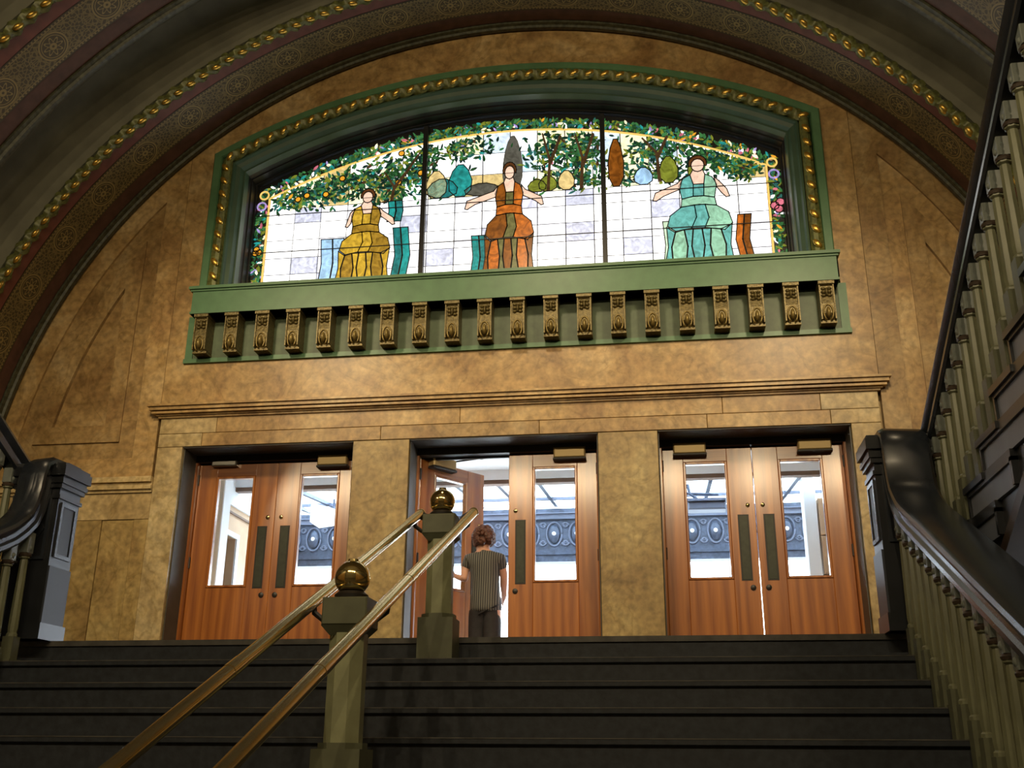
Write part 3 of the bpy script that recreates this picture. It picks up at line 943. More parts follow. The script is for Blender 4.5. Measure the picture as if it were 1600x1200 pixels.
# ------------------------------------------------------------------ doors
def make_leaf(n, w, s, label, closer='tan', open_arm=False):
    """a door leaf built about the foot of its meeting edge; it extends to s * w in x, its inner face is y = 0"""
    root = thing('door_%d' % n, label, 'door', (0, 0, 0), kind='structure')

    def bx(b, o0, o1, y0, y1, z0, z1, c=0.004):
        x0, x1 = sorted((s * o0, s * o1))
        return b.bbox(x0, x1, y0, y1, z0, z1, c)
    zt, g0, g1, zg0, zg1 = 2.165, 0.25, w - 0.21, 0.915, 2.025
    mk('meeting_stile', bx(B(), 0.0035 if n > 4 else 0.001, g0 - 0.012, 0, 0.045, 0.012, zt), OAK, root)
    mk('hinge_stile', bx(B(), g1 + 0.012, w - 0.003, 0, 0.045, 0.012, zt), OAK, root)
    mk('top_rail', bx(B(), g0 - 0.012, g1 + 0.012, 0, 0.045, zg1 + 0.012, zt), OAKH, root)
    mk('lower_panel', bx(B(), g0 - 0.012, g1 + 0.012, 0.001, 0.045, 0.30, zg0 - 0.012), OAK, root)
    mk('bottom_rail', bx(B(), g0 - 0.012, g1 + 0.012, 0, 0.045, 0.012, 0.30), OAKH, root)
    bead_ = B()
    for (o0, o1, z0, z1) in ((g0 - 0.012, g0 + 0.012, zg0 - 0.012, zg1 + 0.012), (g1 - 0.012, g1 + 0.012, zg0 - 0.012, zg1 + 0.012),
                             (g0 + 0.012, g1 - 0.012, zg1 - 0.012, zg1 + 0.012), (g0 + 0.012, g1 - 0.012, zg0 - 0.012, zg0 + 0.012)):
        bx(bead_, o0, o1, -0.008, 0.05, z0, z1, 0.006)
    mk('glazing_bead', bead_, OAK, root)
    mk('glass_pane', bx(B(), g0 + 0.008, g1 - 0.008, 0.022, 0.026, zg0 + 0.008, zg1 - 0.008, 0.0005), PGLASS, root)
    pl = mk('pull_plate', bx(B(), 0.068, 0.170, -0.004, 0.01, 0.89, 1.512, 0.002), BRONZE, root)
    mk('plate_face', bx(B(), 0.080, 0.158, -0.007, 0.0, 0.90, 1.50, 0.002), PLATE, pl)
    for z, r in ((1.60, 0.02), (0.825, 0.026)):
        b = B().lathe([(0, 0), (r, 0), (r, 0.008), (r * 0.6, 0.014), (0, 0.015)], (0, 0, 0), 12)
        b.v = [(s * 0.07 + x, -zz, z + y) for x, y, zz in b.v]
        mk('lock_cylinder', b, BRASS if z > 1 else BRONZE, root, True)
    c0 = w - 0.42
    if closer == 'tan':
        cl = mk('door_closer', bx(B(), c0, c0 + 0.31, -0.085, 0.0, 2.105, 2.212, 0.012), TANMETAL, root)
        mk('closer_base', bx(B(), c0 - 0.006, c0 + 0.316, -0.088, 0.0, 2.086, 2.108, 0.004), BRONZE, cl)
    else:
        cl = mk('door_closer', bx(B(), c0, c0 + 0.27, -0.07, 0.0, 2.135, 2.195, 0.012), STEELM, root)
    arm = B()
    if open_arm:
        arm.tube([(s * (c0 + 0.02), -0.05, 2.20), (s * (c0 - 0.16), -0.28, 2.235)], 0.009, 6)
        arm.tube([(s * (c0 - 0.16), -0.28, 2.235), (s * (c0 + 0.20), -0.40, 2.235)], 0.009, 6)
        arm.lathe([(0, -0.012), (0.018, -0.012), (0.018, 0.012), (0, 0.012)], (s * (c0 - 0.16), -0.28, 2.235), 10)
    else:
        arm.tube([(s * (c0 + 0.04), -0.05, 2.205), (s * (c0 - 0.10), -0.03, 2.222)], 0.008, 6)
    mk('closer_arm', arm, BRONZE, cl)
    for z in (0.25, 1.1, 1.95):
        mk('hinge', B().lathe([(0, 0), (0.012, 0), (0.012, 0.11), (0, 0.11)], (s * w, -0.006, z), 8), BRONZE, root)
    return root


FJ = 0.03
k = 0
names = [('oak double door leaf with clear pane, leftmost of all, silver closer', 'oak door leaf right beside the left marble pier'),
         ('oak door leaf standing open outward behind the woman', 'closed oak door leaf right of the woman in the doorway'),
         ('oak door leaf right beside the right marble pier', 'oak door leaf nearest the right stair newel, rightmost of all')]
for i, (x0, x1) in enumerate(DOORS):
    t = thing('trim_%d' % (i + 1), 'thin oak and bronze frame lining %s doorway' % ('the left', 'the middle', 'the right')[i], 'door frame', (x0, 0.3, 0), kind='structure')
    mk('head', B().bbox(x0, x1, 0.30, 0.44, 2.178, 2.262, 0.004), BRONZE, t)
    mk('soffit_lining', B().box(x0, x1, 0.004, 0.30, 2.25, 2.263), LINING, t)
    for xa in (x0, x1 - 0.008):
        mk('jamb_lining', B().box(xa, xa + 0.008, 0.03, 0.30, 0.0, 2.25), LINING, t)
    mk('stop', B().box(x0 + FJ, x1 - FJ, 0.41, 0.44, 2.158, 2.178), BRONZE, t)
    for xa in (x0, x1 - FJ):
        mk('jamb', B().bbox(xa, xa + FJ, 0.30, 0.44, 0.0, 2.178, 0.006), OAK, t)
        xs_ = xa + FJ if xa == x0 else xa - 0.018
        mk('stop', B().box(xs_, xs_ + 0.018, 0.408, 0.44, 0.0, 2.17), OAK, t)
    mk('threshold', B().bbox(x0, x1, 0.30, 0.60, 0.0, 0.010, 0.004), STEELM, t)
    xm, w = (x0 + x1) / 2, (x1 - x0) / 2 - FJ
    if i == 1:
        xm = 0.012
    for s in (-1, 1):
        ww = abs((x0 + FJ if s < 0 else x1 - FJ) - xm)
        k += 1
        lf_ = make_leaf(k, ww, s, names[i][(s + 1) // 2], 'steel' if k == 1 else 'tan', k == 3)
        lf_.location = (xm, 0.36, 0)
        if k == 3:
            an = math.radians(54)
            hx, hy = x0 + FJ, 0.36
            lf_.location = (hx + ww * math.cos(an), hy + ww * math.sin(an), 0)
            lf_.rotation_euler = (0, 0, an)

# ------------------------------------------------------------------ floor, stairs
YE, RUN, RISE = -3.19, 0.32, 0.15          # landing edge, run and rise of the main flight
AX = lambda y, x0: x0 + 0.0284 * (y + 3.2)   # the flight runs very slightly askew to the wall
floor = mk('floor', B().box(-5.6, 5.6, YE + 0.02, 0.36, -0.15, 0.0), LANDING)
struct(floor, 'dark stone landing before the three double doors', 'floor')
mk('landing_nosing', B().box(-2.80, 3.10, YE - 0.005, YE + 0.03, -0.032, 0.001), STONEE, floor)
mk('landing_riser', B().box(-2.80, 3.10, YE + 0.008, YE + 0.06, -0.15, -0.03), STONE, floor)
st = thing('main_staircase', 'broad flight of dark slate steps rising to the door landing', 'staircase', (0.15, -5.6, -2.4), kind='structure')
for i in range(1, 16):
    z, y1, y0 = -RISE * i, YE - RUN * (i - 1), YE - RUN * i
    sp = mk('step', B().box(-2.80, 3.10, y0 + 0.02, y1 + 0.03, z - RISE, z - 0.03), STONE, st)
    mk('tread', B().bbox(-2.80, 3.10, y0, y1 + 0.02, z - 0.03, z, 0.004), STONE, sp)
    mk('pale_edge', B().box(-2.80, 3.10, y0 - 0.002, y0 + 0.012, z - 0.004, z + 0.001), STONEE, sp)
hf = mk('floor', B().box(-13, 13, -24, YE - RUN * 15, -2.55, -2.40), LANDING)
struct(hf, 'dark stone floor of the hall at the foot of the stairs', 'floor')

# ------------------------------------------------------------------ railings beside the main flight and the two upper flights
def nosing(y):
    return (y - YE) * RISE / RUN


UR, URUN, UY = 0.165, 0.318, -2.96          # upper flights climb back towards the hall


def unosing(y):
    return UR + (UY - y) * UR / URUN


RAILP = [(-0.038, -0.075), (0.038, -0.075), (0.05, -0.06), (0.05, -0.035), (0.036, -0.02), (0.036, 0.005), (0.05, 0.02), (0.062, 0.045), (0.056, 0.066), (0.025, 0.08),
         (-0.025, 0.08), (-0.056, 0.066), (-0.062, 0.045), (-0.05, 0.02), (-0.036, 0.005), (-0.036, -0.02), (-0.05, -0.035), (-0.05, -0.06)]
SH = 0.46
sh = B().lathe([(0.022, 0.0), (0.034, 0.0), (0.034, 0.014), (0.027, 0.022), (0.031, 0.05), (0.024, SH - 0.03), (0.022, SH - 0.02), (0.033, SH - 0.012), (0.033, SH), (0.0, SH)], (0, 0, 0), 16, 0.10)
SHAFT = shared('baluster', sh, BALUST, True)
cp = B().lathe([(0.0, 0), (0.036, 0), (0.040, 0.012), (0.034, 0.022), (0.028, 0.03), (0.0, 0.03)], (0, 0, 0), 12)
COLLAR = shared('collar', cp, BALCAP, True)
tb = B().bbox(-0.031, 0.031, -0.031, 0.031, 0.0, 1.0, 0.004)
TOPB = shared('top_block', tb, BALTOP)
ro = B().ellipsoid((0, 0, 0), 0.043, 0.020, 0.028, 10, 6)
ROS = shared('rosette', ro, BALTOP, 'all')
pb = B().box(-0.036, 0.036, -0.036, 0.036, 0.0, 1.0)
PLINTH = shared('plinth', pb, POSTD)


def baluster(x, y, zfoot, ztop, par, shaft):
    """tapered fluted shaft of fixed length under a square block; the plinth takes up the difference in height"""
    tbh = 0.13
    zs = ztop - tbh - shaft
    o = put('baluster', SHAFT, (x, y, zs), par, scale=(1, 1, shaft / SH))
    W_ = WLOC[o.name]
    k_ = SH / shaft

    def sub(nm, me, dz, sz):
        c = bpy.data.objects.new(nm, me)
        COL.objects.link(c); c.parent = o
        c.location = (0, 0, dz * k_); c.scale = (1, 1, sz * k_)
    sub('collar', COLLAR, shaft - 0.004, 1.0)
    sub('top_block', TOPB, shaft + 0.02, tbh - 0.0)
    sub('rosette', ROS, shaft + 0.05, 1.0)
    sub('plinth', PLINTH, zfoot - zs, max(0.02, zs - zfoot))


def railing(side, x_in, x_up, lab1, lab2):
    s = side
    xr = x_in + s * 0.10
    # lower rail, ramping up to the newel
    r = thing('stair_railing', lab1, 'railing', (xr, YE, 0), 'moulded stair railings beside the main flight')
    path = [(-8.15, nosing(-8.15) + 0.80), (-3.72, nosing(-3.72) + 0.80), (-3.62, nosing(-3.62) + 0.805), (-3.53, nosing(-3.53) + 0.83), (-3.46, 0.74), (-3.42, 0.83), (-3.40, 0.93), (-3.392, 1.02), (-3.375, 1.075), (-3.33, 1.10), (-3.20, 1.105)]
    cw_ = 0.21 if s > 0 else 0.13
    wide = [(s * dx, dn) for dx, dn in [(-0.062, 0.045), (-0.05, 0.02), (-0.036, 0.005), (-0.036, -0.02), (-0.05, -0.035), (-0.05, -0.06), (-0.038, -0.075), (cw_ - 0.005, -0.075), (cw_, 0.05), (cw_ - 0.02, 0.068), (-0.025, 0.08), (-0.056, 0.066)]]
    mk('handrail', B().sweep_yz(path, wide, lambda y: AX(y, xr)), IRONF, r, True)
    x0, x1 = sorted((x_in, x_in + s * 0.31))
    y0, y1 = -3.33, -3.08
    nw = mk('newel', B().box(x0, x1, y0, y1, 0.0, 1.0).box(x0 - (0.02 if s > 0 else 0), x1 + (0.02 if s < 0 else 0), y0 - 0.02, y1 + 0.02, 0.0, 0.10), IRON, r)
    b = B()
    for d, z0, z1 in ((0.012, 0.90, 0.925), (0.018, 0.97, 1.0), (0.028, 1.0, 1.03), (0.022, 1.03, 1.05), (0.04, 1.05, 1.115), (0.03, 1.115, 1.135)):
        b.box(x0 - d, x1 + d, y0 - d, y1 + d, z0, z1)
    b.prism([(y0 - 0.01, 1.135), (y1 + 0.01, 1.135), (y1 - 0.05, 1.155), (y0 + 0.05, 1.155)], 'x', x0, x1)
    mk('newel_cap', b, IRON, nw)
    xf = x_in                                   # panelled face towards the stairs
    b = B()
    for (za, zb) in ((0.52, 0.88),):
        for (ya, yb, zc, zd) in ((y0 + 0.03, y0 + 0.055, za, zb), (y1 - 0.055, y1 - 0.03, za, zb), (y0 + 0.055, y1 - 0.055, za, za + 0.025), (y0 + 0.055, y1 - 0.055, zb - 0.025, zb)):
            b.box(*sorted((xf, xf - s * 0.012)), ya, yb, zc, zd)
    mk('panel_moulding', b, IRONF, nw)
    mk('inner_face', B().box(*sorted((xf, xf - s * 0.005)), y0 + 0.06, y1 - 0.06, 0.55, 0.87).box(*sorted((xf, xf - s * 0.012)), y0 + 0.0, y1 - 0.0, 0.10, 0.46), NEWEL_LIT, nw)
    b = B()
    for (xa, xb, zc, zd) in ((x0 + 0.04, x0 + 0.06, 0.5, 0.9), (x1 - 0.06, x1 - 0.04, 0.5, 0.9), (x0 + 0.06, x1 - 0.06, 0.5, 0.52), (x0 + 0.06, x1 - 0.06, 0.88, 0.9)):
        b.box(xa, xb, y0 - 0.012, y0, zc, zd)
    b.prism([((x0 + x1) / 2 - 0.09, 0.7), ((x0 + x1) / 2, 0.56), ((x0 + x1) / 2 + 0.09, 0.7), ((x0 + x1) / 2, 0.84)], 'y', y0 - 0.012, y0)
    mk('front_panel', b, IRONF, nw)
    for i in range(1, 16):
        zt = -RISE * i
        for q in (0.25, 0.75):
            y = YE - RUN * (i - 1) - RUN * q
            if y > -3.42:
                continue
            baluster(AX(y, xr), y, zt, nosing(y) + 0.745, r, 0.50)
    for i in range(1, 16):
        mk('shoe', B().box(xr - 0.05, xr + 0.05, YE - RUN * i + 0.005, YE - RUN * (i - 1) - 0.005, -RISE * i, -RISE * i + 0.014), POSTD, r)

    # the upper flight
    f = thing('upper_staircase', lab2, 'staircase', (x_up + s * 1.1, -3.0, 0), 'flights climbing back over the hall')
    xo = s * 5.40
    n = 19
    for k_ in range(1, n + 1):
        yb, yf = UY - URUN * (k_ - 1), UY - URUN * k_
        z = UR * k_
        x0, x1 = sorted((x_up + s * 0.02, xo))
        sp = mk('step', B().box(x0, x1, yf - 0.02, yb, z - UR, z - 0.035), STONE, f)
        x0, x1 = sorted((x_up - s * 0.045, xo))
        mk('tread', B().box(x0, x1, yf - 0.01, yb + 0.025, z - 0.035, z), IRON, sp)
        x0, x1 = sorted((x_up + s * 0.012, x_up - s * 0.018))
        ep = mk('end_panel', B().box(x0, x1, yb - 0.72, yb - 0.012, z - UR, z - 0.04), PANELB, sp)
        x0, x1 = sorted((x_up + s * 0.012, x_up - s * 0.032))
        mk('panel_edge', B().box(x0, x1, yb - 0.012, yb + 0.008, z - UR, z - 0.035).box(x0, x1, yb - 0.745, yb - 0.715, z - UR, z - 0.035).box(x0, x1, yb - 0.745, yb, z - 0.055, z - 0.0), IRON, ep)
        for q in (0.25, 0.75):
            y = yb - URUN * q
            baluster(x_up, y, z, unosing(y) + 0.745, f, 0.50)
    yl = UY - URUN * n
    x0, x1 = sorted((x_up, x_up + s * 0.06))
    so = 0.62
    saw = []
    for k_ in range(1, n + 1):
        yb = UY - URUN * (k_ - 1)
        saw += [(yb, UR * (k_ - 1) - 0.03), (yb, UR * k_ - 0.03)]
    saw += [(yl, UR * n - 0.03), (yl, unosing(yl) - so), (UY - URUN * 2.6, unosing(UY - URUN * 2.6) - so), (UY, 0.0)]
    mk('stringer', B().fill([saw], 'x', x0, x1), IRON, f)
    b = B()
    xa, xb = sorted((x_up - s * 0.04, x_up + s * 0.08))
    y_a = UY - URUN * 2.6
    b.prism([(y_a, unosing(y_a) - so), (yl, unosing(yl) - so), (yl, unosing(yl) - so - 0.07), (y_a, unosing(y_a) - so - 0.07)], 'x', xa, xb)
    mk('soffit_moulding', b, BEAM, f)
    x0, x1 = sorted((x_up + s * 0.05, xo))
    mk('soffit', B().prism([(UY, -0.1), (UY, 0.0), (yl, unosing(yl) - so + 0.1), (yl, unosing(yl) - so)], 'x', x0, x1), BEAM, f)
    up_ = [(-3.12, 1.10), (-3.20, 1.10), (-3.30, unosing(-3.30) + 0.80), (yl, unosing(yl) + 0.80)]
    mk('handrail', B().sweep_yz(up_, RAILP, lambda y: x_up), IRONF, f, True)
    # wall under the upper flight
    xa, xb = sorted((x_up + s * 0.07, x_up + s * 0.20))
    w_ = mk('wall_spandrel_' + ('right' if s > 0 else 'left'), B().prism([(-3.0, -2.4), (yl, -2.4), (yl, unosing(yl) - so), (y_a, unosing(y_a) - so), (-3.0, -0.1)], 'x', xa, xb), MARBLE)
    struct(w_, 'tan marble wall under the upper flight on the %s' % ('right' if s > 0 else 'left'), 'wall')
    w_ = mk('wall_' + ('right' if s > 0 else 'left'), B().box(*sorted((s * 5.39, s * 5.9)), -6.6, 0.03, -2.4, CZ + 0.05), MARBLE)
    struct(w_, 'tan marble side wall carrying the vault on the %s' % ('right' if s > 0 else 'left'), 'wall')


railing(1, 2.735, 3.10, 'black stair railing with pale fluted balusters descending at the right of the steps', 'upper flight with blue grey step panels rising overhead at the right edge')
railing(-1, -2.42, -2.78, 'black stair railing with pale fluted balusters descending at the left of the steps', 'upper flight whose dark rail just enters at the left edge')

# ------------------------------------------------------------------ hall behind the photographer
hall = [(-13, -2.5), (-5.45, -2.5), (-5.45, CZ)] + [(5.45 * math.cos(PI - PI * i / 40), CZ + 5.45 * math.sin(PI - PI * i / 40)) for i in range(1, 40)] + [(5.45, CZ), (5.45, -2.5), (13, -2.5), (13, 15), (-13, 15)]
struct(mk('wall_hall', B().fill([hall], 'y', -6.75, -6.6), HALLP), 'plaster wall of the hall pierced by the stair arch', 'wall')
struct(mk('wall_back', B().box(-13.2, 13.2, -24.2, -24, -2.5, 15), HALLP), 'far plaster wall of the hall', 'wall')
for s, nm in ((-1, 'hall_left'), (1, 'hall_right')):
    struct(mk('wall_' + nm, B().box(*sorted((s * 13, s * 13.2)), -24, -6.6, -2.5, 15), HALLP), 'plaster side wall of the hall on the %s' % nm[5:], 'wall')
struct(mk('ceiling', B().box(-13.2, 13.2, -24.2, -6.6, 15, 15.2), HALLP), 'high plaster ceiling of the hall behind the stairs', 'ceiling')

# ------------------------------------------------------------------ brass centre railing
rail = thing('brass_centre_railing', 'twin brass handrails on olive posts with brass balls, middle of the stairs', 'railing', (0.15, -3.35, -0.15))
HB = 0.17
posts = [(-3.35, 1), (-4.99, 6), (-7.55, 14)]


def rz(y):
    return 0.765 + 0.452 * (y + 3.2)


for y, i in posts:
    x, zt = AX(y, 0.153), -RISE * i
    top = rz(y) - 0.02                        # top of the box that carries the rails
    p_ = mk('post', B().prism([(x + 0.083 * math.cos(PI / 8 + PI / 4 * k_), y + 0.083 * math.sin(PI / 8 + PI / 4 * k_)) for k_ in range(8)], 'z', zt + 0.26, top - 0.11), POST, rail)
    mk('base', B().box(x - 0.105, x + 0.105, y - 0.105, y + 0.105, zt, zt + 0.24)
       .prism([(x + 0.105 * math.cos(PI / 8 + PI / 4 * k_), y + 0.105 * math.sin(PI / 8 + PI / 4 * k_)) for k_ in range(8)], 'z', zt + 0.24, zt + 0.265), POSTD, p_)
    b = B().bbox(x - 0.10, x + 0.10, y - 0.10, y + 0.10, top - 0.09, top + 0.03, 0.006)
    n = len(b.v)
    b.v += [(x + sx * 0.10, y + sy * 0.10, top - 0.09) for sx, sy in ((-1, -1), (1, -1), (1, 1), (-1, 1))] + [(x + sx * 0.068, y + sy * 0.068, top - 0.13) for sx, sy in ((-1, -1), (1, -1), (1, 1), (-1, 1))]
    for k_ in range(4):
        b.face([n + k_, n + (k_ + 1) % 4, n + 4 + (k_ + 1) % 4, n + 4 + k_])
    mk('capital', b, POSTD, p_)
    bl = B().lathe([(0.0, 0.0), (0.072, 0.0), (0.075, 0.02), (0.058, 0.035)] , (x, y, top + 0.03), 24)
    mk('ball_collar', bl, BRONZE, p_, True)
    r_, cz_ = 0.079, top + 0.03 + 0.095
    prof = [(r_ * math.cos(t), r_ * math.sin(t)) for t in [-PI / 2 + PI * k_ / 20 for k_ in range(21)]]
    prof = [(max(0.0, a_), z_) for a_, z_ in prof]
    mk('ball', B().lathe(prof, (x, y, cz_), 32), BRASS, p_, 'all')
    mk('ball_tip', B().lathe([(0.026, r_ - 0.006), (0.024, r_ + 0.006), (0.0, r_ + 0.008)], (x, y, cz_), 16), BRASS, p_, True)
    for s in (-1, 1):
        b = B().tube([(x + s * 0.09, y + 0.0, top - 0.04), (x + s * 0.125, y, top - 0.055), (x + s * (HB - 0.005), y, rz(y) - 0.045), (x + s * HB, y, rz(y) - 0.01)], 0.013, 8)
        mk('bracket', b, BRONZE, p_, True)
for s in (-1, 1):
    ya, yb = -3.20, -8.1
    P0, P1 = (AX(ya, 0.147) + s * HB, ya, rz(ya)), (AX(yb, 0.147) + s * HB, yb, rz(yb))
    h = mk('handrail', B().tube([P0, P1], 0.028, 20), BRASSR, rail, True)
    d = (Vector(P0) - Vector(P1)).normalized()
    mk('end_cap', B().tube([Vector(P0), Vector(P0) + d * 0.012], 0.031, 20), BRASSR, h, True)
    q = Vector(P0) - d * 0.02
    mk('end_bracket', B().tube([q, q + Vector((-s * 0.06, 0.02, -0.03)), (AX(-3.27, .153) + s * 0.09, -3.30, rz(-3.35) - 0.05)], [0.026, 0.026, 0.02], 12), BRONZE, h, True)
    for yy in (-4.62, -5.75):
        c = Vector((AX(yy, 0.147) + s * HB, yy, rz(yy)))
        mk('joint_sleeve', B().tube([c - d * 0.05, c + d * 0.05], 0.0295, 20), BRASSR, h, True)

# ------------------------------------------------------------------ porch and street seen through the doors
pf = mk('floor', B().box(-14, 14, 0.36, 30, -0.15, -0.002), CONC)
struct(pf, 'pale concrete porch and pavement outside the doors', 'floor')
pc = mk('ceiling', B().box(-6.5, 6.5, 0.60, 2.70, 2.64, 2.75), WHITEP)
struct(pc, 'white porch ceiling just outside the doors', 'ceiling')
bm_ = struct(mk('trim_4', B().box(-6.5, 6.5, 2.62, 2.74, 2.47, 2.52), BROWNP), 'brown beam across the porch under a white fascia', 'beam')
mk('fascia', B().box(-6.5, 6.5, 2.60, 2.70, 2.52, 2.64), WHITEP, bm_)
sk = thing('glass_canopy', 'glazed porch canopy of dark glazing bars beyond the brown beam', 'canopy', (0, 3.8, 2.5), kind=None)
for i in range(-12, 13):
    x = 0.02 + 0.52 * i
    mk('glazing_bar', B().prism([(2.74, 2.50), (4.98, 2.72), (4.98, 2.77), (2.74, 2.55)], 'x', x - 0.025, x + 0.025), BLUEIRON, sk)
    mk('canopy_pane', B().prism([(2.74, 2.55), (4.98, 2.77), (4.98, 2.775), (2.74, 2.555)], 'x', x + 0.027, x + 0.493), CANOPY, sk)
mk('cross_bar', B().box(-6.4, 6.4, 4.20, 4.24, 2.64, 2.68), BLUEIRON2, sk)
fz = thing('porch_frieze', 'blue grey cast iron frieze of oval bosses across the porch', 'frieze', (0, 5, 1.9))
mk('frieze_board', B().box(-6.5, 6.5, 5.0, 5.2, 2.06, 2.60), BLUEIRON, fz)
mk('cornice', B().box(-6.5, 6.5, 4.94, 5.22, 2.545, 2.615).box(-6.5, 6.5, 4.90, 5.22, 2.615, 2.63), BLUEIRON2, fz)
mk('top_rail', B().box(-6.5, 6.5, 4.96, 5.2, 2.63, 2.70), BLUEIRON, fz)
mk('lower_band', B().box(-6.5, 6.5, 4.98, 5.2, 1.945, 2.05).box(-6.5, 6.5, 4.95, 5.2, 2.04, 2.07), BLUEIRON, fz)
ov = B().ellipsoid((0, 0, 0), 0.085, 0.05, 0.135, 14, 8)
OVAL = shared('oval_boss', ov, BLUEIRON, 'all')
rg = B().tube([(0.108 * math.cos(t), -0.01, 0.17 * math.sin(t)) for t in [2 * PI * i / 20 for i in range(21)]], 0.013, 6)
RING = shared('boss_ring', rg, BLUEIRON2, 'all')
BTN = shared('boss_button', B().ellipsoid((0, -0.05, 0.0), 0.03, 0.025, 0.03, 8, 6), WHITEP, 'all')
sc = B()
for sx in (-1, 1):
    for sz in (-1, 1):
        sc.tube([(sx * (0.16 - 0.05 * math.cos(t) * (1 - t / 9)), -0.01, sz * (0.12 + 0.05 * math.sin(t) * (1 - t / 9))) for t in [i * 0.6 for i in range(13)]], 0.009, 5)
SCR = shared('scroll', sc, BLUEIRON2, 'all')
for i in range(-13, 14):
    o = put('oval_boss', OVAL, (-0.017 + 0.3205 * i, 4.995, 2.335), fz)
    for nm, me in (('boss_ring', RING), ('boss_button', BTN), ('scroll', SCR)):
        put(nm, me, WLOC[o.name], o)
for s in (-1, 1):
    c = thing('porch_column', 'slim blue grey iron column at the %s end of the porch frieze' % ('right' if s > 0 else 'left'), 'column', (s * 6.2, 5.1, 0))
    mk('shaft', B().lathe([(0.12, 0.0), (0.12, 0.2), (0.08, 0.25), (0.07, 1.75), (0.12, 1.85), (0.14, 1.945)], (s * 6.2, 5.1, 0), 16), BLUEIRON, c, True)
    mk('foot', B().box(s * 6.2 - 0.16, s * 6.2 + 0.16, 4.94, 5.26, -0.0, 0.10), BLUEIRON, c)

# left side wall of the porch with a dark doorway, and the pillars
pw = mk('wall_porch_left', B().fill([[(0.60, -0.1), (0.60, 2.64), (5.0, 2.64), (5.0, -0.1), (2.79, -0.1), (2.79, 1.90), (1.70, 1.90), (1.70, -0.1)]], 'x', -3.98, -3.80), TANP)
struct(pw, 'tan side wall of the porch with a dark doorway, seen through the leftmost pane', 'wall')
b = B()
for y0, y1, z0, z1 in ((1.63, 1.70, 0, 1.96), (2.79, 2.86, 0, 1.96), (1.70, 2.79, 1.90, 1.96)):
    b.box(-3.80, -3.775, y0, y1, z0, z1)
mk('door_casing', b, WHITEP, pw)
mk('wall_moulding', B().box(-3.80, -3.77, 0.62, 5.0, 2.275, 2.30), WHITEP, pw)
mk('picture_rail', B().box(-3.80, -3.775, 0.62, 5.0, 2.175, 2.20), BROWNP, pw)
mk('upper_wall', B().box(-3.80, -3.79, 0.62, 5.0, 2.30, 2.62), WHITEP, pw)
mk('doorway_shade_block', B().box(-5.2, -3.99, 1.5, 3.0, -0.1, 2.0), BRONZE, pw)  # solid dark block: shade inside the doorway given as colour
pr = mk('wall_sky_block_right', B().box(4.3, 4.5, 0.60, 5.0, -0.1, 2.64), TANP)  # added wall: cuts sky glare and reflects tan onto the open leaf
struct(pr, 'added tan wall beyond the right hand doors, blocking sky and reflecting tan', 'wall')
mk('wall_moulding', B().box(4.26, 4.3, 0.62, 5.0, 2.275, 2.30), WHITEP, pr)
p = thing('white_post', 'white painted post outside the leftmost door pane', 'post', (-3.40, 1.25, 0))
mk('shaft', B().bbox(-3.49, -3.28, 1.15, 1.35, 0.08, 2.64, 0.01), WHITEP, p)
mk('foot', B().bbox(-3.52, -3.25, 1.12, 1.38, 0.0, 0.08, 0.01), WHITEP, p)
p = thing('white_pillar', 'broad white pillar outside the rightmost door pane', 'pillar', (3.25, 3.1, 0))
mk('shaft', B().bbox(3.17, 3.32, 3.0, 3.2, 0.1, 2.60, 0.01), WHITEP, p)
mk('foot', B().bbox(3.15, 3.335, 2.98, 3.22, 0.0, 0.1, 0.01), WHITEP, p)
p = thing('tan_pillar', 'tan stone pillar of stacked blocks outside the rightmost door pane', 'pillar', (3.48, 3.14, 0))
for z in range(5):
    mk('stone_block', B().bbox(3.34, 3.62, 3.0, 3.28, 0.46 * z, 0.46 * z + 0.45, 0.012), TANP, p)
# lamp fixtures hung under the canopy
for i, (x, y, z, lab) in enumerate(((1.95, 3.3, 2.33, 'grey floodlight hung under the porch canopy, seen through a right pane'), (-2.75, 3.7, 2.36, 'white wedge shaped lamp under the canopy, seen through a left pane'))):
    t = thing('porch_lamp', lab, 'lamp', (x, y, z))
    if i == 0:
        mk('housing', B().bbox(x - 0.13, x + 0.33, y - 0.1, y + 0.12, z - 0.10, z + 0.0, 0.02), BLUEIRON2, t)
        mk('hood', B().prism([(y - 0.14, z), (y + 0.14, z + 0.02), (y + 0.14, z + 0.05), (y - 0.14, z + 0.03)], 'x', x - 0.16, x + 0.36), BLUEIRON2, t)
        mk('hanger', B().tube([(x, y, z + 0.04), (x - 0.1, y, z + 0.12), (x - 0.12, y, z + 0.24)], 0.02, 8).tube([(x - 0.2, y, z + 0.13), (x + 0.25, y, z + 0.10)], 0.018, 8), BLUEIRON, t)
    else:
        mk('housing', B().prism([(x - 0.35, z - 0.10), (x + 0.30, z - 0.02), (x - 0.35, z + 0.16)], 'y', y - 0.2, y + 0.2), WHITEP, t)
        mk('hanger', B().tube([(x - 0.1, y, z + 0.05), (x - 0.1, y, z + 0.25)], 0.015, 6), BLUEIRON, t)
# street lamp and car far outside
t = thing('street_lamp', 'small lantern with dark cap on the bright street, seen through a right pane', 'street lamp', (3.0, 12.0, 0))
mk('pole', B().lathe([(0.09, 0), (0.09, 0.3), (0.04, 0.4), (0.035, 2.45), (0.0, 2.45)], (3.0, 12.0, 0), 10), BLUEIRON2, t, True)
mk('lantern', B().lathe([(0.05, 2.42), (0.14, 2.52), (0.17, 2.80), (0.16, 2.85), (0.0, 2.85)], (3.0, 12.0, 0), 12), WHITEP, t, True)
mk('cap', B().lathe([(0.22, 2.84), (0.20, 2.90), (0.09, 2.98), (0.03, 3.05), (0.0, 3.05)], (3.0, 12.0, 0), 12), BLUEIRON, t, True)

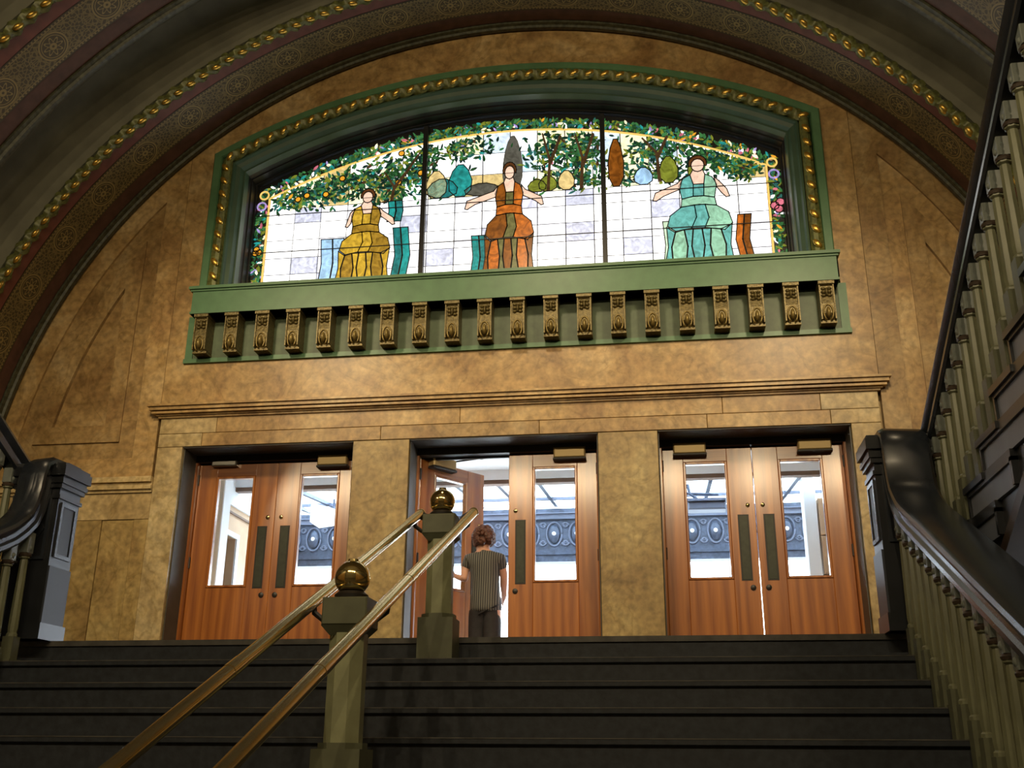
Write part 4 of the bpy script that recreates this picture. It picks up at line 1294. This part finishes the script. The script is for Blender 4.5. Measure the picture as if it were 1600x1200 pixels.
# ------------------------------------------------------------------ the woman in the doorway
SKIN = plain('skin', (0.52, 0.28, 0.19), 0.5)
HAIR = plain('auburn_hair', (0.085, 0.030, 0.016), 0.5, vary=0.6, scale=60, bump=0.8)


def striped(name):
    m, nt, b_ = new_mat(name)
    tc = nt.nodes.new('ShaderNodeTexCoord')
    w = nt.nodes.new('ShaderNodeTexWave'); w.bands_direction = 'X'
    w.inputs['Scale'].default_value = 14; w.inputs['Distortion'].default_value = 0.6
    r = nt.nodes.new('ShaderNodeValToRGB')
    r.color_ramp.elements[0].position = 0.55; r.color_ramp.elements[0].color = (0.035, 0.035, 0.034, 1)
    r.color_ramp.elements[1].position = 0.85; r.color_ramp.elements[1].color = (0.16, 0.155, 0.135, 1)
    nt.links.new(tc.outputs['Object'], w.inputs['Vector']); nt.links.new(w.outputs['Fac'], r.inputs[0])
    nt.links.new(r.outputs[0], b_.inputs['Base Color'])
    b_.inputs['Roughness'].default_value = 0.8
    return m


SHIRT = striped('striped_shirt')
TROUS = plain('dark_trousers', (0.016, 0.014, 0.016), 0.8, vary=0.3, scale=20)
SHOE = plain('black_shoe', (0.012, 0.012, 0.012), 0.4)


def skin_mesh(name, joints, edges, mat, parent=None, root=0, sub=2, loc=(0, 0, 0)):
    me = bpy.data.meshes.new(name + '_cage')
    me.from_pydata([Vector(j[0]) - Vector(loc) for j in joints], edges, [])
    o = bpy.data.objects.new(name + '_cage', me)
    COL.objects.link(o)
    md = o.modifiers.new('skin', 'SKIN')
    md.use_smooth_shade = True
    for i, j in enumerate(joints):
        r = j[1]
        sv = me.skin_vertices[0].data[i]
        sv.radius = r if isinstance(r, tuple) else (r, r)
        sv.use_root = (i == root)
    sb = o.modifiers.new('sub', 'SUBSURF'); sb.levels = sub; sb.render_levels = sub
    dg = bpy.context.evaluated_depsgraph_get()
    out = bpy.data.meshes.new_from_object(o.evaluated_get(dg))
    bpy.data.objects.remove(o); bpy.data.meshes.remove(me)
    out.name = name
    out.materials.clear(); out.materials.append(mat)
    out.polygons.foreach_set('use_smooth', [True] * len(out.polygons))
    ob = bpy.data.objects.new(name, out)
    COL.objects.link(ob)
    ob.parent = parent
    if parent is None:
        ob.location = loc
    WLOC[ob.name] = Vector(loc)
    return ob


wx, wy = -0.27, 0.74
WL = (wx, wy, 0.0)


def W(x, y, z):
    return (wx + x, wy + y, z)


# joints: pelvis, spine, chest, neck, head; arms; legs (she faces away and to the left, pushing the open leaf)
J = [(W(0, 0, .80), (.15, .12)), (W(0, .01, .95), (.13, .10)), (W(-.01, .02, 1.12), (.15, .105)), (W(-.02, .02, 1.23), (.13, .08)), (W(-.03, .03, 1.29), .055),
     (W(-.035, .045, 1.345), .06), (W(-.04, .05, 1.42), (.078, .09)), (W(-.035, .05, 1.49), (.072, .085)),
     # left arm 8-11
     (W(-.17, .03, 1.21), .055), (W(-.215, .02, 1.08), .045), (W(-.20, -.04, 1.00), .042), (W(-.29, .03, 1.04), .030), (W(-.325, .05, 1.05), (.038, .018)),
     # right arm 13-16
     (W(.14, .03, 1.21), .055), (W(.175, .07, 1.05), .044), (W(.165, .12, .96), .040), (W(.16, .20, .88), .030), (W(.145, .25, .86), (.034, .018)),
     # legs 18..
     (W(-.085, 0, .73), .095), (W(-.09, .02, .43), .065), (W(-.09, .0, .25), .058), (W(-.09, -.02, .07), .040), (W(-.09, .10, .03), .034),
     (W(.085, 0, .73), .095), (W(.10, -.03, .43), .065), (W(.105, -.08, .25), .056), (W(.11, -.13, .075), .040), (W(.115, -.02, .03), .034),
     # nose, chin
     (W(-.095, .115, 1.42), .016), (W(-.075, .10, 1.355), .03)]
E_ = [(0, 1), (1, 2), (2, 3), (3, 4), (4, 5), (5, 6), (6, 7), (3, 8), (8, 9), (9, 10), (10, 11), (11, 12), (3, 13), (13, 14), (14, 15), (15, 16), (16, 17),
      (0, 18), (18, 19), (19, 20), (20, 21), (21, 22), (0, 23), (23, 24), (24, 25), (25, 26), (26, 27), (6, 28), (5, 29)]


def fingers(hand, dirv, spread, base):
    """four fingers and a thumb rooted in the palm"""
    d = Vector(dirv).normalized(); sp = Vector(spread).normalized()
    p0 = Vector(J[hand][0])
    for k_, L in enumerate((0.060, 0.070, 0.065, 0.050)):
        i0 = len(J)
        q = p0 + sp * ((k_ - 1.5) * 0.020) + d * 0.035
        J.append((tuple(q), .010)); J.append((tuple(q + d * L * .55 + Vector((0, 0, -.006))), .009)); J.append((tuple(q + d * L + Vector((0, 0, -.022))), .008))
        E_.extend([(hand, i0), (i0, i0 + 1), (i0 + 1, i0 + 2)])
    i0 = len(J)
    q = p0 - sp * 0.035
    J.append((tuple(q + d * 0.005), .011)); J.append((tuple(q - sp * 0.018 + d * 0.035), .009))
    E_.extend([(hand, i0), (i0, i0 + 1)])


fingers(12, (-0.5, 0.45, 0.5), (0.1, -0.5, -0.6), 0)
fingers(17, (-0.3, 0.9, -0.2), (0.2, 0.1, -1), 0)
body = skin_mesh('person', J, E_, SKIN, None, 0, 2, WL)
tag(body, 'woman in striped blouse and dark trousers stepping out through the open middle door', 'person')
sj = [(W(.01, 0, .655), (.178, .155)), (W(.01, 0, .735), (.176, .15)), (W(0, 0, .84), (.165, .138)), (W(0, .01, .97), (.148, .12)), (W(-.01, .02, 1.12), (.168, .125)), (W(-.02, .02, 1.22), (.145, .10)), (W(-.028, .028, 1.285), (.072, .07)),
      (W(-.175, .03, 1.205), .070), (W(-.215, .022, 1.10), .068), (W(.145, .03, 1.205), .070), (W(.172, .062, 1.09), .068)]
se = [(0, 1), (1, 2), (2, 3), (3, 4), (4, 5), (5, 6), (5, 7), (7, 8), (5, 9), (9, 10)]
skin_mesh('blouse', sj, se, SHIRT, body, 0, 2, WL)
tj = [(W(0, 0, .80), (.125, .11)), (W(-.07, 0, .66), .105), (W(-.075, .02, .43), .096), (W(-.08, .0, .25), .086), (W(-.085, -.02, .09), .076),
      (W(.07, 0, .66), .105), (W(.08, -.03, .43), .096), (W(.085, -.08, .25), .086), (W(.095, -.13, .10), .076)]
te = [(0, 1), (1, 2), (2, 3), (3, 4), (0, 5), (5, 6), (6, 7), (7, 8)]
skin_mesh('trousers', tj, te, TROUS, body, 0, 2, WL)
b = B()
rh = random.Random(5)
for i in range(190):
    t, p = rh.uniform(0, 2 * PI), math.asin(rh.uniform(-0.62, 1))
    dx, dy, dz = math.cos(p) * math.cos(t), math.cos(p) * math.sin(t), math.sin(p)
    if dy > 0.25 and dx < -0.05 and dz < 0.45:
        continue
    b.ellipsoid((wx - .030 + 0.102 * dx, wy + .035 + .104 * dy, 1.432 + .108 * dz), rh.uniform(.020, .032), rh.uniform(.020, .032), rh.uniform(.022, .034), 6, 4)
b.ellipsoid((wx - .030, wy + .03, 1.435), .092, .09, .10, 14, 10)
mk('hair', b, HAIR, body, 'all')
for fx, fy in ((-.09, .04), (.112, -.075)):
    b = B().ellipsoid((wx + fx, wy + fy, 0.035), .045, .125, .035, 12, 6).box(wx + fx - .04, wx + fx + .04, wy + fy - .115, wy + fy + .11, 0.002, 0.02)
    mk('shoe', b, SHOE, body, 'all')
b = B().ellipsoid((wx + .045, wy + .04, 1.405), .012, .02, .03, 8, 6)
mk('ear', b, SKIN, body, 'all')
bpy.context.view_layer.update()
